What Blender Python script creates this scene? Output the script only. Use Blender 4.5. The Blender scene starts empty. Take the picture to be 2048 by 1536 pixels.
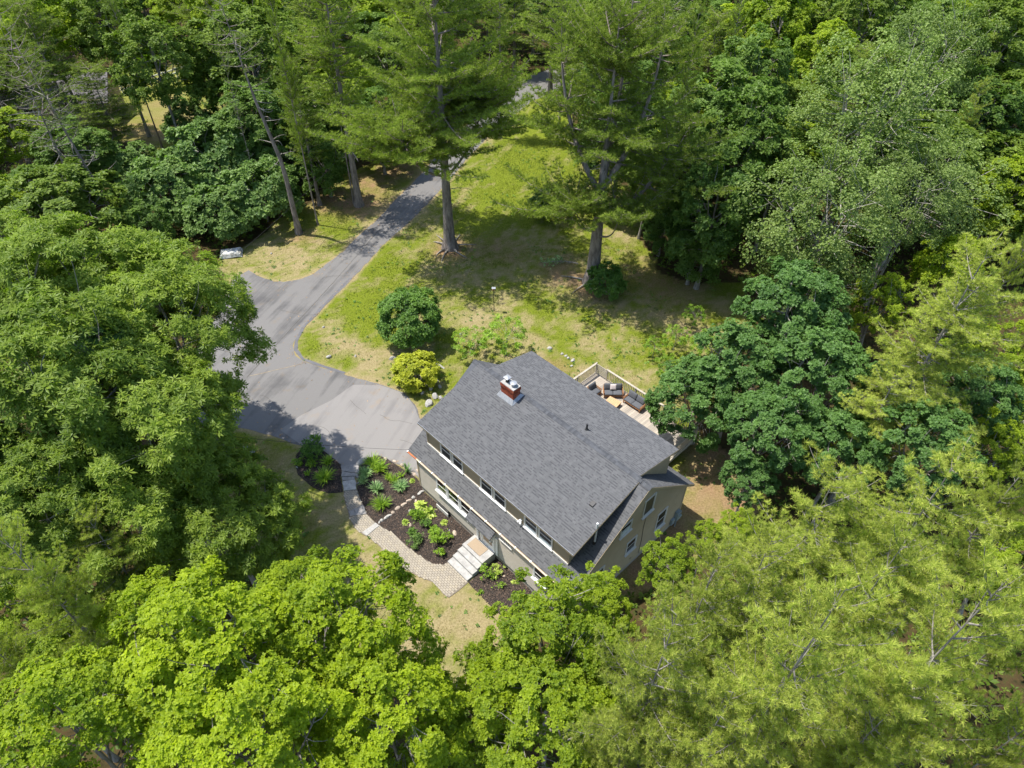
import bpy, math, random
import numpy as np
from mathutils import Matrix, Vector

# ------------------------------------------------------------------ camera, sky, sun, exposure
sc = bpy.context.scene
F_PX, PITCH, ROLL, CAM_H = 1361.4, math.radians(43.195), math.radians(0.566), 32.905
cam_data = bpy.data.cameras.new('camera')
cam = bpy.data.objects.new('camera', cam_data)
sc.collection.objects.link(cam)
cam_data.sensor_width = 36.0
cam_data.lens = 36.0 * F_PX / 2048.0
cam_data.clip_end = 2000.0
cam.matrix_world = Matrix.Translation((0, 0, CAM_H)) @ Matrix.Rotation(math.pi / 2 - PITCH, 4, 'X') @ Matrix.Rotation(ROLL, 4, 'Z')
sc.camera = cam

SUN_EL = math.radians(67.7)
SUN_DIR = Vector((-math.cos(SUN_EL) * math.cos(math.radians(-14.0)), -math.cos(SUN_EL) * math.sin(math.radians(-14.0)), math.sin(SUN_EL)))
world = bpy.data.worlds.new('World')
sc.world = world
world.use_nodes = True
wn = world.node_tree
sky = wn.nodes.new('ShaderNodeTexSky')
sky.sky_type = 'NISHITA'
sky.sun_disc = False
sky.sun_elevation = SUN_EL
sky.sun_rotation = math.atan2(SUN_DIR.x, SUN_DIR.y)
wn.links.new(sky.outputs[0], wn.nodes['Background'].inputs[0])
wn.nodes['Background'].inputs[1].default_value = 0.15
sun_data = bpy.data.lights.new('sun', 'SUN')
sun_data.energy = 4.2
sun_data.angle = math.radians(0.5)
sun_data.color = (1.0, 0.955, 0.88)
sun = bpy.data.objects.new('sun', sun_data)
sun.rotation_euler = SUN_DIR.to_track_quat('Z', 'Y').to_euler()
sun.location = (0, 0, 60)
sc.collection.objects.link(sun)
sc.view_settings.view_transform = 'Standard'
sc.view_settings.look = 'None'
sc.view_settings.exposure = 0.80
sc.view_settings.gamma = 1.0
sc.view_settings.use_curve_mapping = False
sc.cycles.max_bounces = 8
sc.cycles.diffuse_bounces = 4
sc.cycles.transmission_bounces = 4

rng = np.random.default_rng(7)
C = sc.collection

# ------------------------------------------------------------------ helpers: pixels of a survey of the photograph <-> ground positions
def at(px, py, z=0.0):
    r = (px - 1024) / F_PX; u = -(py - 768) / F_PX
    cr, sr = math.cos(ROLL), math.sin(ROLL)
    r, u = r * cr - u * sr, r * sr + u * cr
    cp, sp = math.cos(PITCH), math.sin(PITCH)
    y = cp + u * sp; zz = -sp + u * cp
    t = (z - CAM_H) / zz
    return Vector((r * t, y * t, z))

def proj(P):
    P = np.asarray(P, float)
    x, y, z = P[..., 0], P[..., 1], P[..., 2] - CAM_H
    cp, sp, cr, sr = math.cos(PITCH), math.sin(PITCH), math.cos(ROLL), math.sin(ROLL)
    d = y * cp - z * sp; u = y * sp + z * cp
    r2, u2 = x * cr + u * sr, -x * sr + u * cr
    return np.stack([1024 + F_PX * r2 / d, 768 - F_PX * u2 / d], -1)

def mpp(px, py, z):                       # metres per photo pixel there
    return (at(px, py, z) - Vector((0, 0, CAM_H))).length / F_PX

def inside(poly, X, Y):
    poly = np.asarray(poly, float)
    res = np.zeros(np.shape(X), bool)
    n = len(poly)
    for i in range(n):
        x0, y0 = poly[i]; x1, y1 = poly[(i + 1) % n]
        cond = (y0 > Y) != (y1 > Y)
        xi = (x1 - x0) * (Y - y0) / ((y1 - y0) if y1 != y0 else 1e-9) + x0
        res ^= cond & (X < xi)
    return res

def zoom2(*pts):                          # pixel pairs read off an enlargement of the garden
    return [(640 + a / 4.267, 860 + b / 4.267) for a, b in pts]

def ground_poly(pts):
    return [tuple(at(a, b, 0).xy) for a, b in pts]

_tab = rng.random((256, 256))
def vnoise(x, y, s=1.0, seed=0):
    x = np.asarray(x) * s + seed * 17.3; y = np.asarray(y) * s + seed * 5.9
    xi = np.floor(x).astype(int); yi = np.floor(y).astype(int)
    fx = x - xi; fy = y - yi
    fx = fx * fx * (3 - 2 * fx); fy = fy * fy * (3 - 2 * fy)
    g = lambda a, b: _tab[a % 256, b % 256]
    return (g(xi, yi) * (1 - fx) + g(xi + 1, yi) * fx) * (1 - fy) + (g(xi, yi + 1) * (1 - fx) + g(xi + 1, yi + 1) * fx) * fy

def fbm(x, y, s=1.0, seed=0, o=4):
    t = 0; a = .5; n = 0
    for k in range(o):
        t = t + a * vnoise(x, y, s * 2 ** k, seed + k); n += a; a *= .5
    return t / n

# ------------------------------------------------------------------ helpers: objects
def tag(o, label=None, cat=None, group=None, kind=None):
    if label: o['label'] = label
    if cat: o['category'] = cat
    if group: o['group'] = group
    if kind: o['kind'] = kind
    return o

def link(name, data, parent=None, mat=None, **k):
    o = bpy.data.objects.new(name, data)
    C.objects.link(o)
    if parent is not None: o.parent = parent
    return o

def thing(name, label, cat, loc=(0, 0, 0), rz=0, group=None):
    o = link(name, None)
    o.location = loc; o.rotation_euler = (0, 0, rz)
    o.empty_display_size = .3
    return tag(o, label, cat, group)

class MB:
    """collects geometry as arrays, builds one mesh"""
    def __init__(s): s.v = []; s.q = []; s.t = []; s.n = 0; s.qa = []; s.ta = []
    def quads(s, V, Q, var=None):
        V = np.asarray(V, float).reshape(-1, 3); Q = np.asarray(Q, int).reshape(-1, 4)
        s.v.append(V); s.q.append(Q + s.n); s.n += len(V)
        s.qa.append(np.full(len(Q), .5) if var is None else np.broadcast_to(np.asarray(var, float), (len(Q),)))
    def tris(s, V, T, var=None):
        V = np.asarray(V, float).reshape(-1, 3); T = np.asarray(T, int).reshape(-1, 3)
        s.v.append(V); s.t.append(T + s.n); s.n += len(V)
        s.ta.append(np.full(len(T), .5) if var is None else np.broadcast_to(np.asarray(var, float), (len(T),)))
    def box(s, a, b, var=None, M=None, taper=0):
        x0, y0, z0 = a; x1, y1, z1 = b
        V = np.array([[x0, y0, z0], [x1, y0, z0], [x1, y1, z0], [x0, y1, z0], [x0, y0, z1], [x1, y0, z1], [x1, y1, z1], [x0, y1, z1]], float)
        if M is not None:
            V = V @ np.array(M.to_3x3()).T + np.array(M.translation)
        s.quads(V, [[3, 2, 1, 0], [4, 5, 6, 7], [0, 1, 5, 4], [1, 2, 6, 5], [2, 3, 7, 6], [3, 0, 4, 7]], var)
        return s
    def prism(s, top, off, var=None):
        top = np.asarray(top, float); n = len(top); bot = top + np.asarray(off, float)
        s.v.append(np.vstack([top, bot]))
        Q = [[i, n + i, n + (i + 1) % n, (i + 1) % n] for i in range(n)]
        if n == 4:
            Q += [[0, 1, 2, 3], [7, 6, 5, 4]]
        else:
            T = [[0, i, i + 1] for i in range(1, n - 1)] + [[n, n + i + 1, n + i] for i in range(1, n - 1)]
            s.t.append(np.array(T) + s.n); s.ta.append(np.full(len(T), .5 if var is None else var))
        s.q.append(np.array(Q) + s.n); s.qa.append(np.full(len(Q), .5 if var is None else var)); s.n += 2 * n
        return s
    def tube(s, P, R, sides=6, var=None, cap=True):
        P = np.asarray(P, float); n = len(P); R = np.broadcast_to(np.asarray(R, float), (n,))
        T = np.gradient(P, axis=0); T /= np.linalg.norm(T, axis=1, keepdims=True) + 1e-9
        up = np.where(np.abs(T[:, 2:3]) > .9, np.array([[1., 0, 0]]), np.array([[0, 0, 1.]]))
        A = np.cross(T, up); A /= np.linalg.norm(A, axis=1, keepdims=True) + 1e-9
        for i in range(1, n):
            A[i] = A[i - 1] - T[i] * np.dot(A[i - 1], T[i]); A[i] /= np.linalg.norm(A[i]) + 1e-9
        B = np.cross(T, A)
        an = np.arange(sides) * 2 * math.pi / sides
        V = P[:, None] + R[:, None, None] * (np.cos(an)[None, :, None] * A[:, None] + np.sin(an)[None, :, None] * B[:, None])
        Q = []
        for i in range(n - 1):
            for k in range(sides):
                Q.append([i * sides + k, i * sides + (k + 1) % sides, (i + 1) * sides + (k + 1) % sides, (i + 1) * sides + k])
        s.quads(V, Q, var)
        if cap:
            s.tris([*V[-1], P[-1]], [[k, (k + 1) % sides, sides] for k in range(sides)], var)
        return s
    def mesh(s, name, mat, smooth=False):
        me = bpy.data.meshes.new(name)
        V = np.vstack(s.v)
        Q = np.vstack(s.q) if s.q else np.zeros((0, 4), int); T = np.vstack(s.t) if s.t else np.zeros((0, 3), int)
        me.vertices.add(len(V)); me.vertices.foreach_set('co', V.astype(np.float32).ravel())
        me.loops.add(Q.size + T.size)
        me.loops.foreach_set('vertex_index', np.concatenate([Q.ravel(), T.ravel()]).astype(np.int32))
        me.polygons.add(len(Q) + len(T))
        st = np.concatenate([np.arange(len(Q)) * 4, len(Q) * 4 + np.arange(len(T)) * 3]).astype(np.int32)
        me.polygons.foreach_set('loop_start', st)
        me.update(calc_edges=True)
        me.polygons.foreach_set('use_smooth', np.full(len(Q) + len(T), bool(smooth)))
        a = me.attributes.new('var', 'FLOAT', 'FACE')
        a.data.foreach_set('value', np.concatenate(s.qa + s.ta).astype(np.float32))
        me.materials.append(mat)
        return me
    def obj(s, name, mat, parent=None, smooth=False):
        return link(name, s.mesh(name, mat, smooth), parent)

def copy_tree(root, label, group=None, loc=None, rot=None, scale=None, name=None):
    r = root.copy(); C.objects.link(r)
    for ch in root.children:
        c = ch.copy(); C.objects.link(c); c.parent = r; c.location = (0, 0, 0) if 'R' in root else c.location; c.scale = (1, 1, 1) if 'R' in root else c.scale
        for g in ch.children:
            d = g.copy(); C.objects.link(d); d.parent = c
    r['label'] = label
    if group: r['group'] = group
    elif 'group' in r: del r['group']
    if loc is not None: r.location = loc
    if rot is not None: r.rotation_euler = rot
    if scale is not None: r.scale = scale
    return r

# ------------------------------------------------------------------ materials
def nodes(name):
    m = bpy.data.materials.new(name); m.use_nodes = True
    nt = m.node_tree; b = nt.nodes['Principled BSDF']
    return m, nt, b

def N(nt, t, **kw):
    n = nt.nodes.new(t)
    for k, v in kw.items():
        if k.startswith('i_'): n.inputs[int(k[2:])].default_value = v
        else: setattr(n, k, v)
    return n

def ramp(nt, fac, stops):
    r = nt.nodes.new('ShaderNodeValToRGB')
    e = r.color_ramp.elements
    e[0].position, e[0].color = stops[0][0], (*stops[0][1], 1)
    e[1].position, e[1].color = stops[-1][0], (*stops[-1][1], 1)
    for p, c in stops[1:-1]:
        x = e.new(p); x.color = (*c, 1)
    nt.links.new(fac, r.inputs[0])
    return r.outputs[0]

def noise(nt, scale, detail=4, rough=.6, vec=None, stretch=None):
    n = nt.nodes.new('ShaderNodeTexNoise')
    n.inputs['Scale'].default_value = scale; n.inputs['Detail'].default_value = detail; n.inputs['Roughness'].default_value = rough
    tc = nt.nodes.new('ShaderNodeTexCoord')
    src = tc.outputs['Object'] if vec is None else vec
    if stretch:
        mp = nt.nodes.new('ShaderNodeMapping'); mp.inputs['Scale'].default_value = stretch
        nt.links.new(src, mp.inputs[0]); src = mp.outputs[0]
    nt.links.new(src, n.inputs[0])
    return n.outputs[0]

def mix(nt, a, b, fac, mode='MIX'):
    m = nt.nodes.new('ShaderNodeMix'); m.data_type = 'RGBA'; m.blend_type = mode
    for s, v in ((m.inputs[0], fac), (m.inputs[6], a), (m.inputs[7], b)):
        if isinstance(v, (int, float)): s.default_value = v
        elif isinstance(v, tuple): s.default_value = (*v, 1)
        else: nt.links.new(v, s)
    return m.outputs[2]

def attr(nt, name):
    a = nt.nodes.new('ShaderNodeAttribute'); a.attribute_name = name
    return a.outputs['Fac']

def bump(nt, b, h, strength, dist=.02):
    n = nt.nodes.new('ShaderNodeBump'); n.inputs['Strength'].default_value = strength; n.inputs['Distance'].default_value = dist
    nt.links.new(h, n.inputs['Height']); nt.links.new(n.outputs[0], b.inputs['Normal'])

def plain(name, c1, c2=None, rough=.7, scale=6, metal=0, bmp=0, varmix=None, stretch=None, spec=.4):
    m, nt, b = nodes(name)
    c2 = c2 or tuple(x * .8 for x in c1)
    col = ramp(nt, noise(nt, scale, 5, .65, stretch=stretch), [(.35, c1), (.65, c2)])
    if varmix:
        col = mix(nt, col, ramp(nt, attr(nt, 'var'), varmix), 1.0, 'MULTIPLY')
    nt.links.new(col, b.inputs['Base Color'])
    b.inputs['Roughness'].default_value = rough; b.inputs['Metallic'].default_value = metal
    b.inputs['Specular IOR Level'].default_value = spec
    if bmp: bump(nt, b, noise(nt, scale * 3, 5, .7, stretch=stretch), bmp)
    return m

def leaf(name, dark, light, trans=.38, gloss=.06, rough=.45, patch=.35):
    m = bpy.data.materials.new(name); m.use_nodes = True
    nt = m.node_tree; nt.nodes.clear()
    out = nt.nodes.new('ShaderNodeOutputMaterial')
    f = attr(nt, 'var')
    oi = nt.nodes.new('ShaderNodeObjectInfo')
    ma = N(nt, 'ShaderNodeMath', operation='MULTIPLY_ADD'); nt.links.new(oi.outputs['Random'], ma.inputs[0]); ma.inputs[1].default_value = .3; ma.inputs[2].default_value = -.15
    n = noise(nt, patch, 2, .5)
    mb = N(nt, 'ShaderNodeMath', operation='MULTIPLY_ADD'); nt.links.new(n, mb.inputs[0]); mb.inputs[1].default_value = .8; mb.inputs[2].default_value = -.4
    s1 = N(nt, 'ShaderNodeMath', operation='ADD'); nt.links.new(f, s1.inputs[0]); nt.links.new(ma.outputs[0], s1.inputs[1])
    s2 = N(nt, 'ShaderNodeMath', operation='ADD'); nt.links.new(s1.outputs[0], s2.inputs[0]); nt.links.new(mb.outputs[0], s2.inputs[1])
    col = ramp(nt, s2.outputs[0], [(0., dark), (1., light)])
    d = nt.nodes.new('ShaderNodeBsdfDiffuse'); nt.links.new(col, d.inputs[0])
    t = nt.nodes.new('ShaderNodeBsdfTranslucent')
    tc = mix(nt, col, (1.0, 1.25, .5), 1.0, 'MULTIPLY'); nt.links.new(tc, t.inputs[0])
    g = nt.nodes.new('ShaderNodeBsdfGlossy'); g.inputs['Roughness'].default_value = rough; g.inputs[0].default_value = (.9, 1, .9, 1)
    m1 = nt.nodes.new('ShaderNodeMixShader'); m1.inputs[0].default_value = trans
    nt.links.new(d.outputs[0], m1.inputs[1]); nt.links.new(t.outputs[0], m1.inputs[2])
    m2 = nt.nodes.new('ShaderNodeMixShader'); m2.inputs[0].default_value = gloss
    nt.links.new(m1.outputs[0], m2.inputs[1]); nt.links.new(g.outputs[0], m2.inputs[2])
    nt.links.new(m2.outputs[0], out.inputs[0])
    return m

M = {}
M['bark_pine'] = plain('bark_pine', (.33, .28, .245), (.13, .105, .09), .95, 5, bmp=.8, stretch=(1, 1, .25))
M['bark_grey'] = plain('bark_grey', (.34, .31, .27), (.15, .135, .115), .95, 6, bmp=.6, stretch=(1, 1, .3))
M['bark_pale'] = plain('bark_pale', (.42, .39, .34), (.20, .18, .15), .9, 6, bmp=.3, stretch=(1, 1, .3))
M['lf_bright'] = leaf('leaf_bright', (.120, .195, .005), (.40, .49, .012), .43, .015, .55)
M['lf_maple2'] = leaf('leaf_maple2', (.100, .170, .007), (.38, .47, .018), .44, .015, .55)
M['lf_dark'] = leaf('leaf_dark', (.045, .110, .020), (.165, .295, .062), .36, .02, .5)
M['lf_forest'] = leaf('leaf_forest', (.060, .112, .010), (.230, .310, .036), .40, .015, .5)
M['lf_forest2'] = leaf('leaf_forest2', (.048, .104, .014), (.185, .285, .046), .40, .015, .5)
M['lf_hick'] = leaf('leaf_hickory', (.082, .145, .008), (.31, .40, .042), .44, .018, .5)
M['lf_aspen'] = leaf('leaf_aspen', (.090, .145, .020), (.29, .38, .085), .40, .03, .5)
M['lf_shrub'] = leaf('leaf_shrub', (.062, .130, .024), (.235, .345, .080), .38, .02, .5)
M['lf_pine'] = leaf('needle_pine', (.080, .125, .016), (.315, .385, .062), .40, .01, .6)
M['lf_pine_y'] = leaf('needle_pine_near', (.130, .175, .022), (.60, .635, .135), .42, .01, .6)
M['lf_pine_d'] = leaf('needle_pine_dull', (.085, .115, .024), (.27, .33, .080), .40, .01, .6)
M['lf_gold'] = leaf('leaf_gold', (.22, .26, .012), (.64, .64, .05), .38, .02, .5)
M['lf_bush'] = leaf('leaf_bush', (.050, .120, .018), (.200, .345, .050), .36, .02, .45)
M['lf_blade'] = leaf('leaf_blade', (.095, .190, .012), (.38, .55, .050), .40, .02, .45)
M['lf_blue'] = leaf('leaf_blue', (.10, .22, .06), (.42, .56, .24), .3, .02, .45)
M['lf_hosta'] = leaf('leaf_hosta', (.17, .28, .02), (.60, .68, .15), .3, .02, .45)
M['grass'] = leaf('grass_blade', (.095, .145, .005), (.40, .305, .14), .25, .01, .7, patch=.01)

# ------------------------------------------------------------------ regions read from the photograph (ground outlines)
DRIVE_PX = [(934, 318), (900, 360), (862, 400), (817, 446), (765, 491), (703, 560), (660, 602), (632, 632), (612, 650), (597, 668), (588, 684), (586, 697), (592, 712),
            (608, 724), (650, 737), (693, 750), (758, 768), (797, 781), (816, 793), (830, 810), (840, 835), (870, 870), (870, 960), (838, 955), (800, 930), (762, 916), (738, 919),
            (722, 931), (684, 934), (668, 920), (640, 905), (602, 893), (582, 885), (560, 876), (530, 868), (481, 856), (429, 853), (380, 850), (300, 845), (230, 850),
            (240, 780), (330, 740), (400, 690), (440, 620), (465, 560), (476, 551), (499, 541), (515, 550), (530, 557), (548, 563), (566, 564), (590, 561), (621, 551), (651, 530),
            (686, 504), (712, 476), (758, 436), (790, 400), (830, 362), (858, 330), (890, 290), (935, 250), (970, 225), (1000, 200), (1060, 205), (1010, 245), (975, 275)]
ROAD_PX = [(700, 262), (860, 215), (1000, 170), (1120, 132), (1320, 95), (1340, 125), (1150, 168), (1040, 212), (880, 246), (720, 300)]
CLEAR_PX = [(470, 560), (430, 505), (480, 470), (560, 440), (610, 395), (680, 345), (780, 312), (850, 320), (930, 240), (1000, 205), (1085, 190), (1140, 290),
            (1085, 360), (1100, 430), (1200, 510), (1300, 525), (1480, 560), (1480, 650), (1400, 700), (1320, 740), (1340, 860), (1430, 900), (1510, 1000), (1500, 1060), (1300, 1150), (1150, 1200),
            (960, 1230), (880, 1310), (800, 1190), (640, 1110), (560, 1050), (500, 930), (430, 870), (450, 740)]
LAWN_PX = [(452, 575), (440, 530), (470, 500), (520, 470), (590, 425), (640, 385), (700, 345), (780, 312), (850, 320), (930, 240), (1000, 180), (1085, 160), (1190, 290),
           (1270, 400), (1290, 500), (1330, 550), (1490, 570), (1500, 660), (1420, 720), (1350, 780), (1400, 870), (1450, 900), (1530, 1000), (1520, 1070), (1380, 1130),
           (1200, 1210), (1000, 1330), (880, 1420), (700, 1250), (520, 1180), (380, 1100), (330, 950), (360, 850), (430, 870)]
LAWN2_PX = [(200, 160), (330, 120), (420, 190), (480, 250), (400, 330), (300, 330), (230, 260)]
DRIVE = ground_poly(DRIVE_PX); ROAD = ground_poly(ROAD_PX); LAWN = ground_poly(LAWN_PX); LAWN2 = ground_poly(LAWN2_PX)
WALK1 = ground_poly(zoom2((200, 520), (215, 620), (240, 700), (250, 750), (300, 840), (365, 893), (400, 908), (430, 930), (490, 975), (520, 1005), (540, 1040), (590, 1090), (640, 1130), (700, 1170), (760, 1205), (860, 1260), (960, 1298),
                          (1010, 1345), (1050, 1400), (1100, 1432), (1180, 1375), (1268, 1300), (1185, 1208), (1102, 1118), (1060, 1150), (1010, 1150), (960, 1140), (905, 1110), (860, 1080), (810, 1045), (760, 1010), (725, 975), (690, 945),
                          (655, 910), (620, 880), (560, 848), (510, 818), (470, 790), (430, 750), (400, 720), (372, 650), (345, 590), (318, 512)))
BED1 = ground_poly(zoom2((345, 310), (410, 240), (500, 215), (600, 262), (650, 300), (720, 345), (800, 395), (845, 430), (880, 470), (885, 530), (1325, 890), (1400, 960), (1220, 1010), (1102, 1118), (1060, 1150), (1010, 1150), (960, 1140), (905, 1110), (860, 1080), (810, 1045),
                         (760, 1010), (725, 975), (690, 945), (655, 910), (620, 880), (560, 848), (510, 818), (470, 790), (430, 750), (400, 720), (372, 650), (345, 590), (318, 512), (318, 440), (340, 380)))
BED2 = ground_poly(zoom2((1268, 1300), (1400, 1180), (1510, 1075), (1700, 1235), (1900, 1400), (2150, 1600), (2050, 1700), (1800, 1680), (1600, 1620), (1480, 1530), (1400, 1450), (1340, 1385)))
BED3 = ground_poly([(560 + a / 9.6, 860 + b / 9.6) for a, b in ((300, 500), (380, 400), (480, 320), (640, 330), (780, 350), (1000, 530), (1170, 660), (1190, 790), (1165, 900), (1200, 1060), (1210, 1190), (920, 1215), (800, 1180), (640, 1110), (480, 980), (350, 870), (310, 700))])

# house frame
HX, HY, HYAW = -5.4082, 25.6274, math.radians(-45.823)
HL, HD, RV = 12.0, 9.3, 5.18          # length, depth, where the ridge stands
ZE, ZR, ZER = 3.06, 6.8625, 2.94      # front eave, ridge, rear eave
cH, sH = math.cos(HYAW), math.sin(HYAW)
def HW(u, v, z=0): return Vector((HX + u * cH - v * sH, HY + u * sH + v * cH, z))
HOUSE = [tuple(HW(u, v).xy) for u, v in ((-.1, -.1), (HL + .1, -.1), (HL + .1, HD + .1), (-.1, HD + .1))]
DECK = [tuple(HW(u, v).xy) for u, v in ((.67, HD), (9.2, HD), (9.2, 15.1), (.67, 15.1))]
def toH(x, y):
    return (x - HX) * cH + (y - HY) * sH, -(x - HX) * sH + (y - HY) * cH

# ------------------------------------------------------------------ ground
def dens(lo, hi, a, b, fine, coarse_n, far_lo, far_hi):
    mid = np.arange(a, b + 1e-6, fine)
    left = a - np.geomspace(fine, a - far_lo, coarse_n)[::-1]
    right = b + np.geomspace(fine, far_hi - b, coarse_n)
    return np.concatenate([left, mid, right])
gx = dens(0, 0, -34, 34, .28, 34, -420, 420)
gy = dens(0, 0, 6, 78, .28, 34, -160, 700)
GX, GY = np.meshgrid(gx, gy)

def spots(X, Y, lst, z=0):
    s = np.zeros(np.shape(X))
    for px, py, r, w in lst:
        c = at(px, py, 0); R = r * mpp(px, py, 0)
        d2 = ((X - c.x) ** 2 + (Y - c.y) ** 2 / 1.0) / R ** 2
        s = np.maximum(s, w * np.exp(-d2 * .9))
    return s

DRY = [(560, 510, 48, 1.0), (530, 500, 40, 1.0), (900, 560, 60, .8), (960, 630, 70, .75), (1130, 560, 60, .9), (880, 620, 50, .6), (1050, 690, 70, .6), (1220, 700, 70, .7), (690, 690, 40, .8), (650, 650, 30, .6),
       (740, 740, 45, .8), (800, 720, 50, .7), (860, 700, 40, .6), (800, 1150, 120, 1.2), (900, 1250, 110, 1.3), (740, 1060, 60, .9), (680, 1020, 40, .8), (1420, 950, 60, .9), (1400, 900, 50, .9), (1460, 980, 50, .6), (1290, 750, 50, .8), (1180, 740, 40, .7),
       (1400, 640, 60, .55), (620, 960, 30, .3), (1000, 720, 50, .7), (500, 905, 26, .6), (640, 720, 22, .6), (1340, 600, 80, .4), (980, 590, 60, .5)]
LITTER = [(905, 498, 40, 1.0), (1185, 565, 50, 1.0), (1120, 545, 45, .6), (715, 405, 55, .9), (600, 470, 30, .6), (800, 340, 50, .8), (660, 400, 50, .8), (1330, 560, 80, .6), (1000, 500, 60, .5), (1300, 1130, 90, .9), (1330, 1060, 50, .8), (740, 370, 50, .7),
          (1450, 900, 50, .9), (1430, 970, 60, .8), (1400, 1010, 50, .7), (1480, 1010, 50, .9), (500, 940, 60, .5), (600, 1050, 40, .3), (1110, 735, 30, .7), (300, 260, 60, .6), (330, 200, 50, .4)]
GREEN = [(1075, 290, 60, 1.0), (1040, 350, 60, 1.0), (1100, 240, 50, 1.0), (1000, 420, 80, .9), (640, 620, 40, .6), (720, 600, 60, .7), (690, 720, 25, .5), (600, 690, 30, .4), (1100, 630, 50, .5), (590, 1010, 40, .4), (560, 560, 30, .2), (640, 440, 30, .3), (1230, 660, 60, .4), (780, 560, 60, .5), (740, 640, 40, .4)]

def ground_state(X, Y):
    """returns lawn 0..1, dry 0..1, litter 0..1"""
    jx = (fbm(X, Y, .35, 3) - .5) * 2.2; jy = (fbm(X, Y, .35, 9) - .5) * 2.2
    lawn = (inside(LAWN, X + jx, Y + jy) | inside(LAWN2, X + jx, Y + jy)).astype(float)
    n = fbm(X, Y, .45, 1); n2 = fbm(X, Y, 1.7, 5); n3 = fbm(X, Y, 5.0, 8, 3)
    dry = .68 * spots(X, Y, DRY) + 1.5 * (n - .48) + 1.25 * (n2 - .5) + 1.1 * (n3 - .5) + .22 - .9 * spots(X, Y, GREEN)
    dx_, dy_ = 10.5, 26.0; ln_ = math.hypot(dx_, dy_); cross_ = (X * dy_ - Y * dx_) / ln_
    g_ = np.clip(spots(X, Y, [(1075, 290, 75, 1), (1040, 350, 80, 1), (1100, 230, 60, 1), (1010, 430, 90, 1), (960, 470, 60, .7)]), 0, 1)
    dry = dry + g_ * .42 * np.clip(np.sin(cross_ * 2 * math.pi / 1.8) * 2, -1, 1) + g_ * .0  # mowing stripes: light and dark lean of the grass painted through the dry tone
    lit = spots(X, Y, LITTER) * (.35 + 1.1 * n2)
    # dry rim along the asphalt
    rim = np.zeros(np.shape(X))
    P = np.array(DRIVE)
    for i in range(len(P)):
        a, b = P[i], P[(i + 1) % len(P)]
        ab = b - a; L2 = (ab ** 2).sum()
        t = np.clip(((X - a[0]) * ab[0] + (Y - a[1]) * ab[1]) / L2, 0, 1)
        d = np.hypot(X - a[0] - t * ab[0], Y - a[1] - t * ab[1])
        rim = np.maximum(rim, np.exp(-(d / .22) ** 2))
    dry = dry + rim * 1.0
    return lawn, np.clip(dry, 0, 1), np.clip(lit + rim * .15, 0, 1)

lawn, dry, lit = ground_state(GX, GY)
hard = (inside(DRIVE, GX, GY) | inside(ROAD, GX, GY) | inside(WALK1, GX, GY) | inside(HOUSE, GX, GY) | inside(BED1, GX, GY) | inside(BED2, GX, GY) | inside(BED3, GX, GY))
near_hard = np.zeros(GX.shape)
hh = hard.astype(float)
for k in range(3):
    q = hh.copy(); q[1:] = np.maximum(q[1:], hh[:-1]); q[:-1] = np.maximum(q[:-1], hh[1:]); q[:, 1:] = np.maximum(q[:, 1:], hh[:, :-1]); q[:, :-1] = np.maximum(q[:, :-1], hh[:, 1:]); hh = q
Z = np.where(hh > 0, 0, ((fbm(GX, GY, .5, 4) - .5) * .10 + (fbm(GX, GY, 2.2, 6) - .5) * .05) - .03)
Z = np.where(lawn > .5, Z, Z - .02)
V = np.stack([GX, GY, Z], -1).reshape(-1, 3)
ny, nx = GX.shape
idx = np.arange(nx * ny).reshape(ny, nx)
Qd = np.stack([idx[:-1, :-1], idx[:-1, 1:], idx[1:, 1:], idx[1:, :-1]], -1).reshape(-1, 4)

m, nt, b = nodes('ground')
fl, fd, fi = attr(nt, 'lawn'), attr(nt, 'dry'), attr(nt, 'litter')
nA = noise(nt, 9, 6, .7); nB = noise(nt, 2.2, 5, .65); nC = noise(nt, 30, 4, .7)
green = ramp(nt, nA, [(.3, (.080, .122, .006)), (.7, (.190, .235, .012))])
tan = ramp(nt, nA, [(.3, (.21, .175, .080)), (.7, (.39, .315, .175))])
litc = ramp(nt, nA, [(.3, (.17, .098, .05)), (.7, (.37, .240, .14))])
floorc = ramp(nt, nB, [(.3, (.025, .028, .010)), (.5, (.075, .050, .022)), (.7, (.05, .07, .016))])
mA = N(nt, 'ShaderNodeMath', operation='MULTIPLY_ADD'); nt.links.new(nC, mA.inputs[0]); mA.inputs[1].default_value = 1.6; mA.inputs[2].default_value = -.8
mD = N(nt, 'ShaderNodeMath', operation='ADD', use_clamp=True); nt.links.new(fd, mD.inputs[0]); nt.links.new(mA.outputs[0], mD.inputs[1])
col = mix(nt, green, tan, mD.outputs[0])
mL = N(nt, 'ShaderNodeMath', operation='MULTIPLY_ADD', use_clamp=True); nt.links.new(fi, mL.inputs[0]); mL.inputs[1].default_value = 1.2; nt.links.new(mA.outputs[0], mL.inputs[2])
mL2 = N(nt, 'ShaderNodeMath', operation='MULTIPLY', use_clamp=True); nt.links.new(mL.outputs[0], mL2.inputs[0]); nt.links.new(fi, mL2.inputs[1])
col = mix(nt, col, litc, mL.outputs[0])
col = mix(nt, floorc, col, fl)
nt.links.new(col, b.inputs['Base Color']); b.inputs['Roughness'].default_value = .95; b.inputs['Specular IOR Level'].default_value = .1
bump(nt, b, nC, .9, .05)
M['ground'] = m
g = MB(); g.quads(V, Qd)
ground = g.obj('ground', M['ground'], smooth=True)
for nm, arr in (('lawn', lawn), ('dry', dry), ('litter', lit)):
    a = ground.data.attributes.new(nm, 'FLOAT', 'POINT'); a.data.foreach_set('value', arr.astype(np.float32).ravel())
tag(ground, kind='structure')

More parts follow.
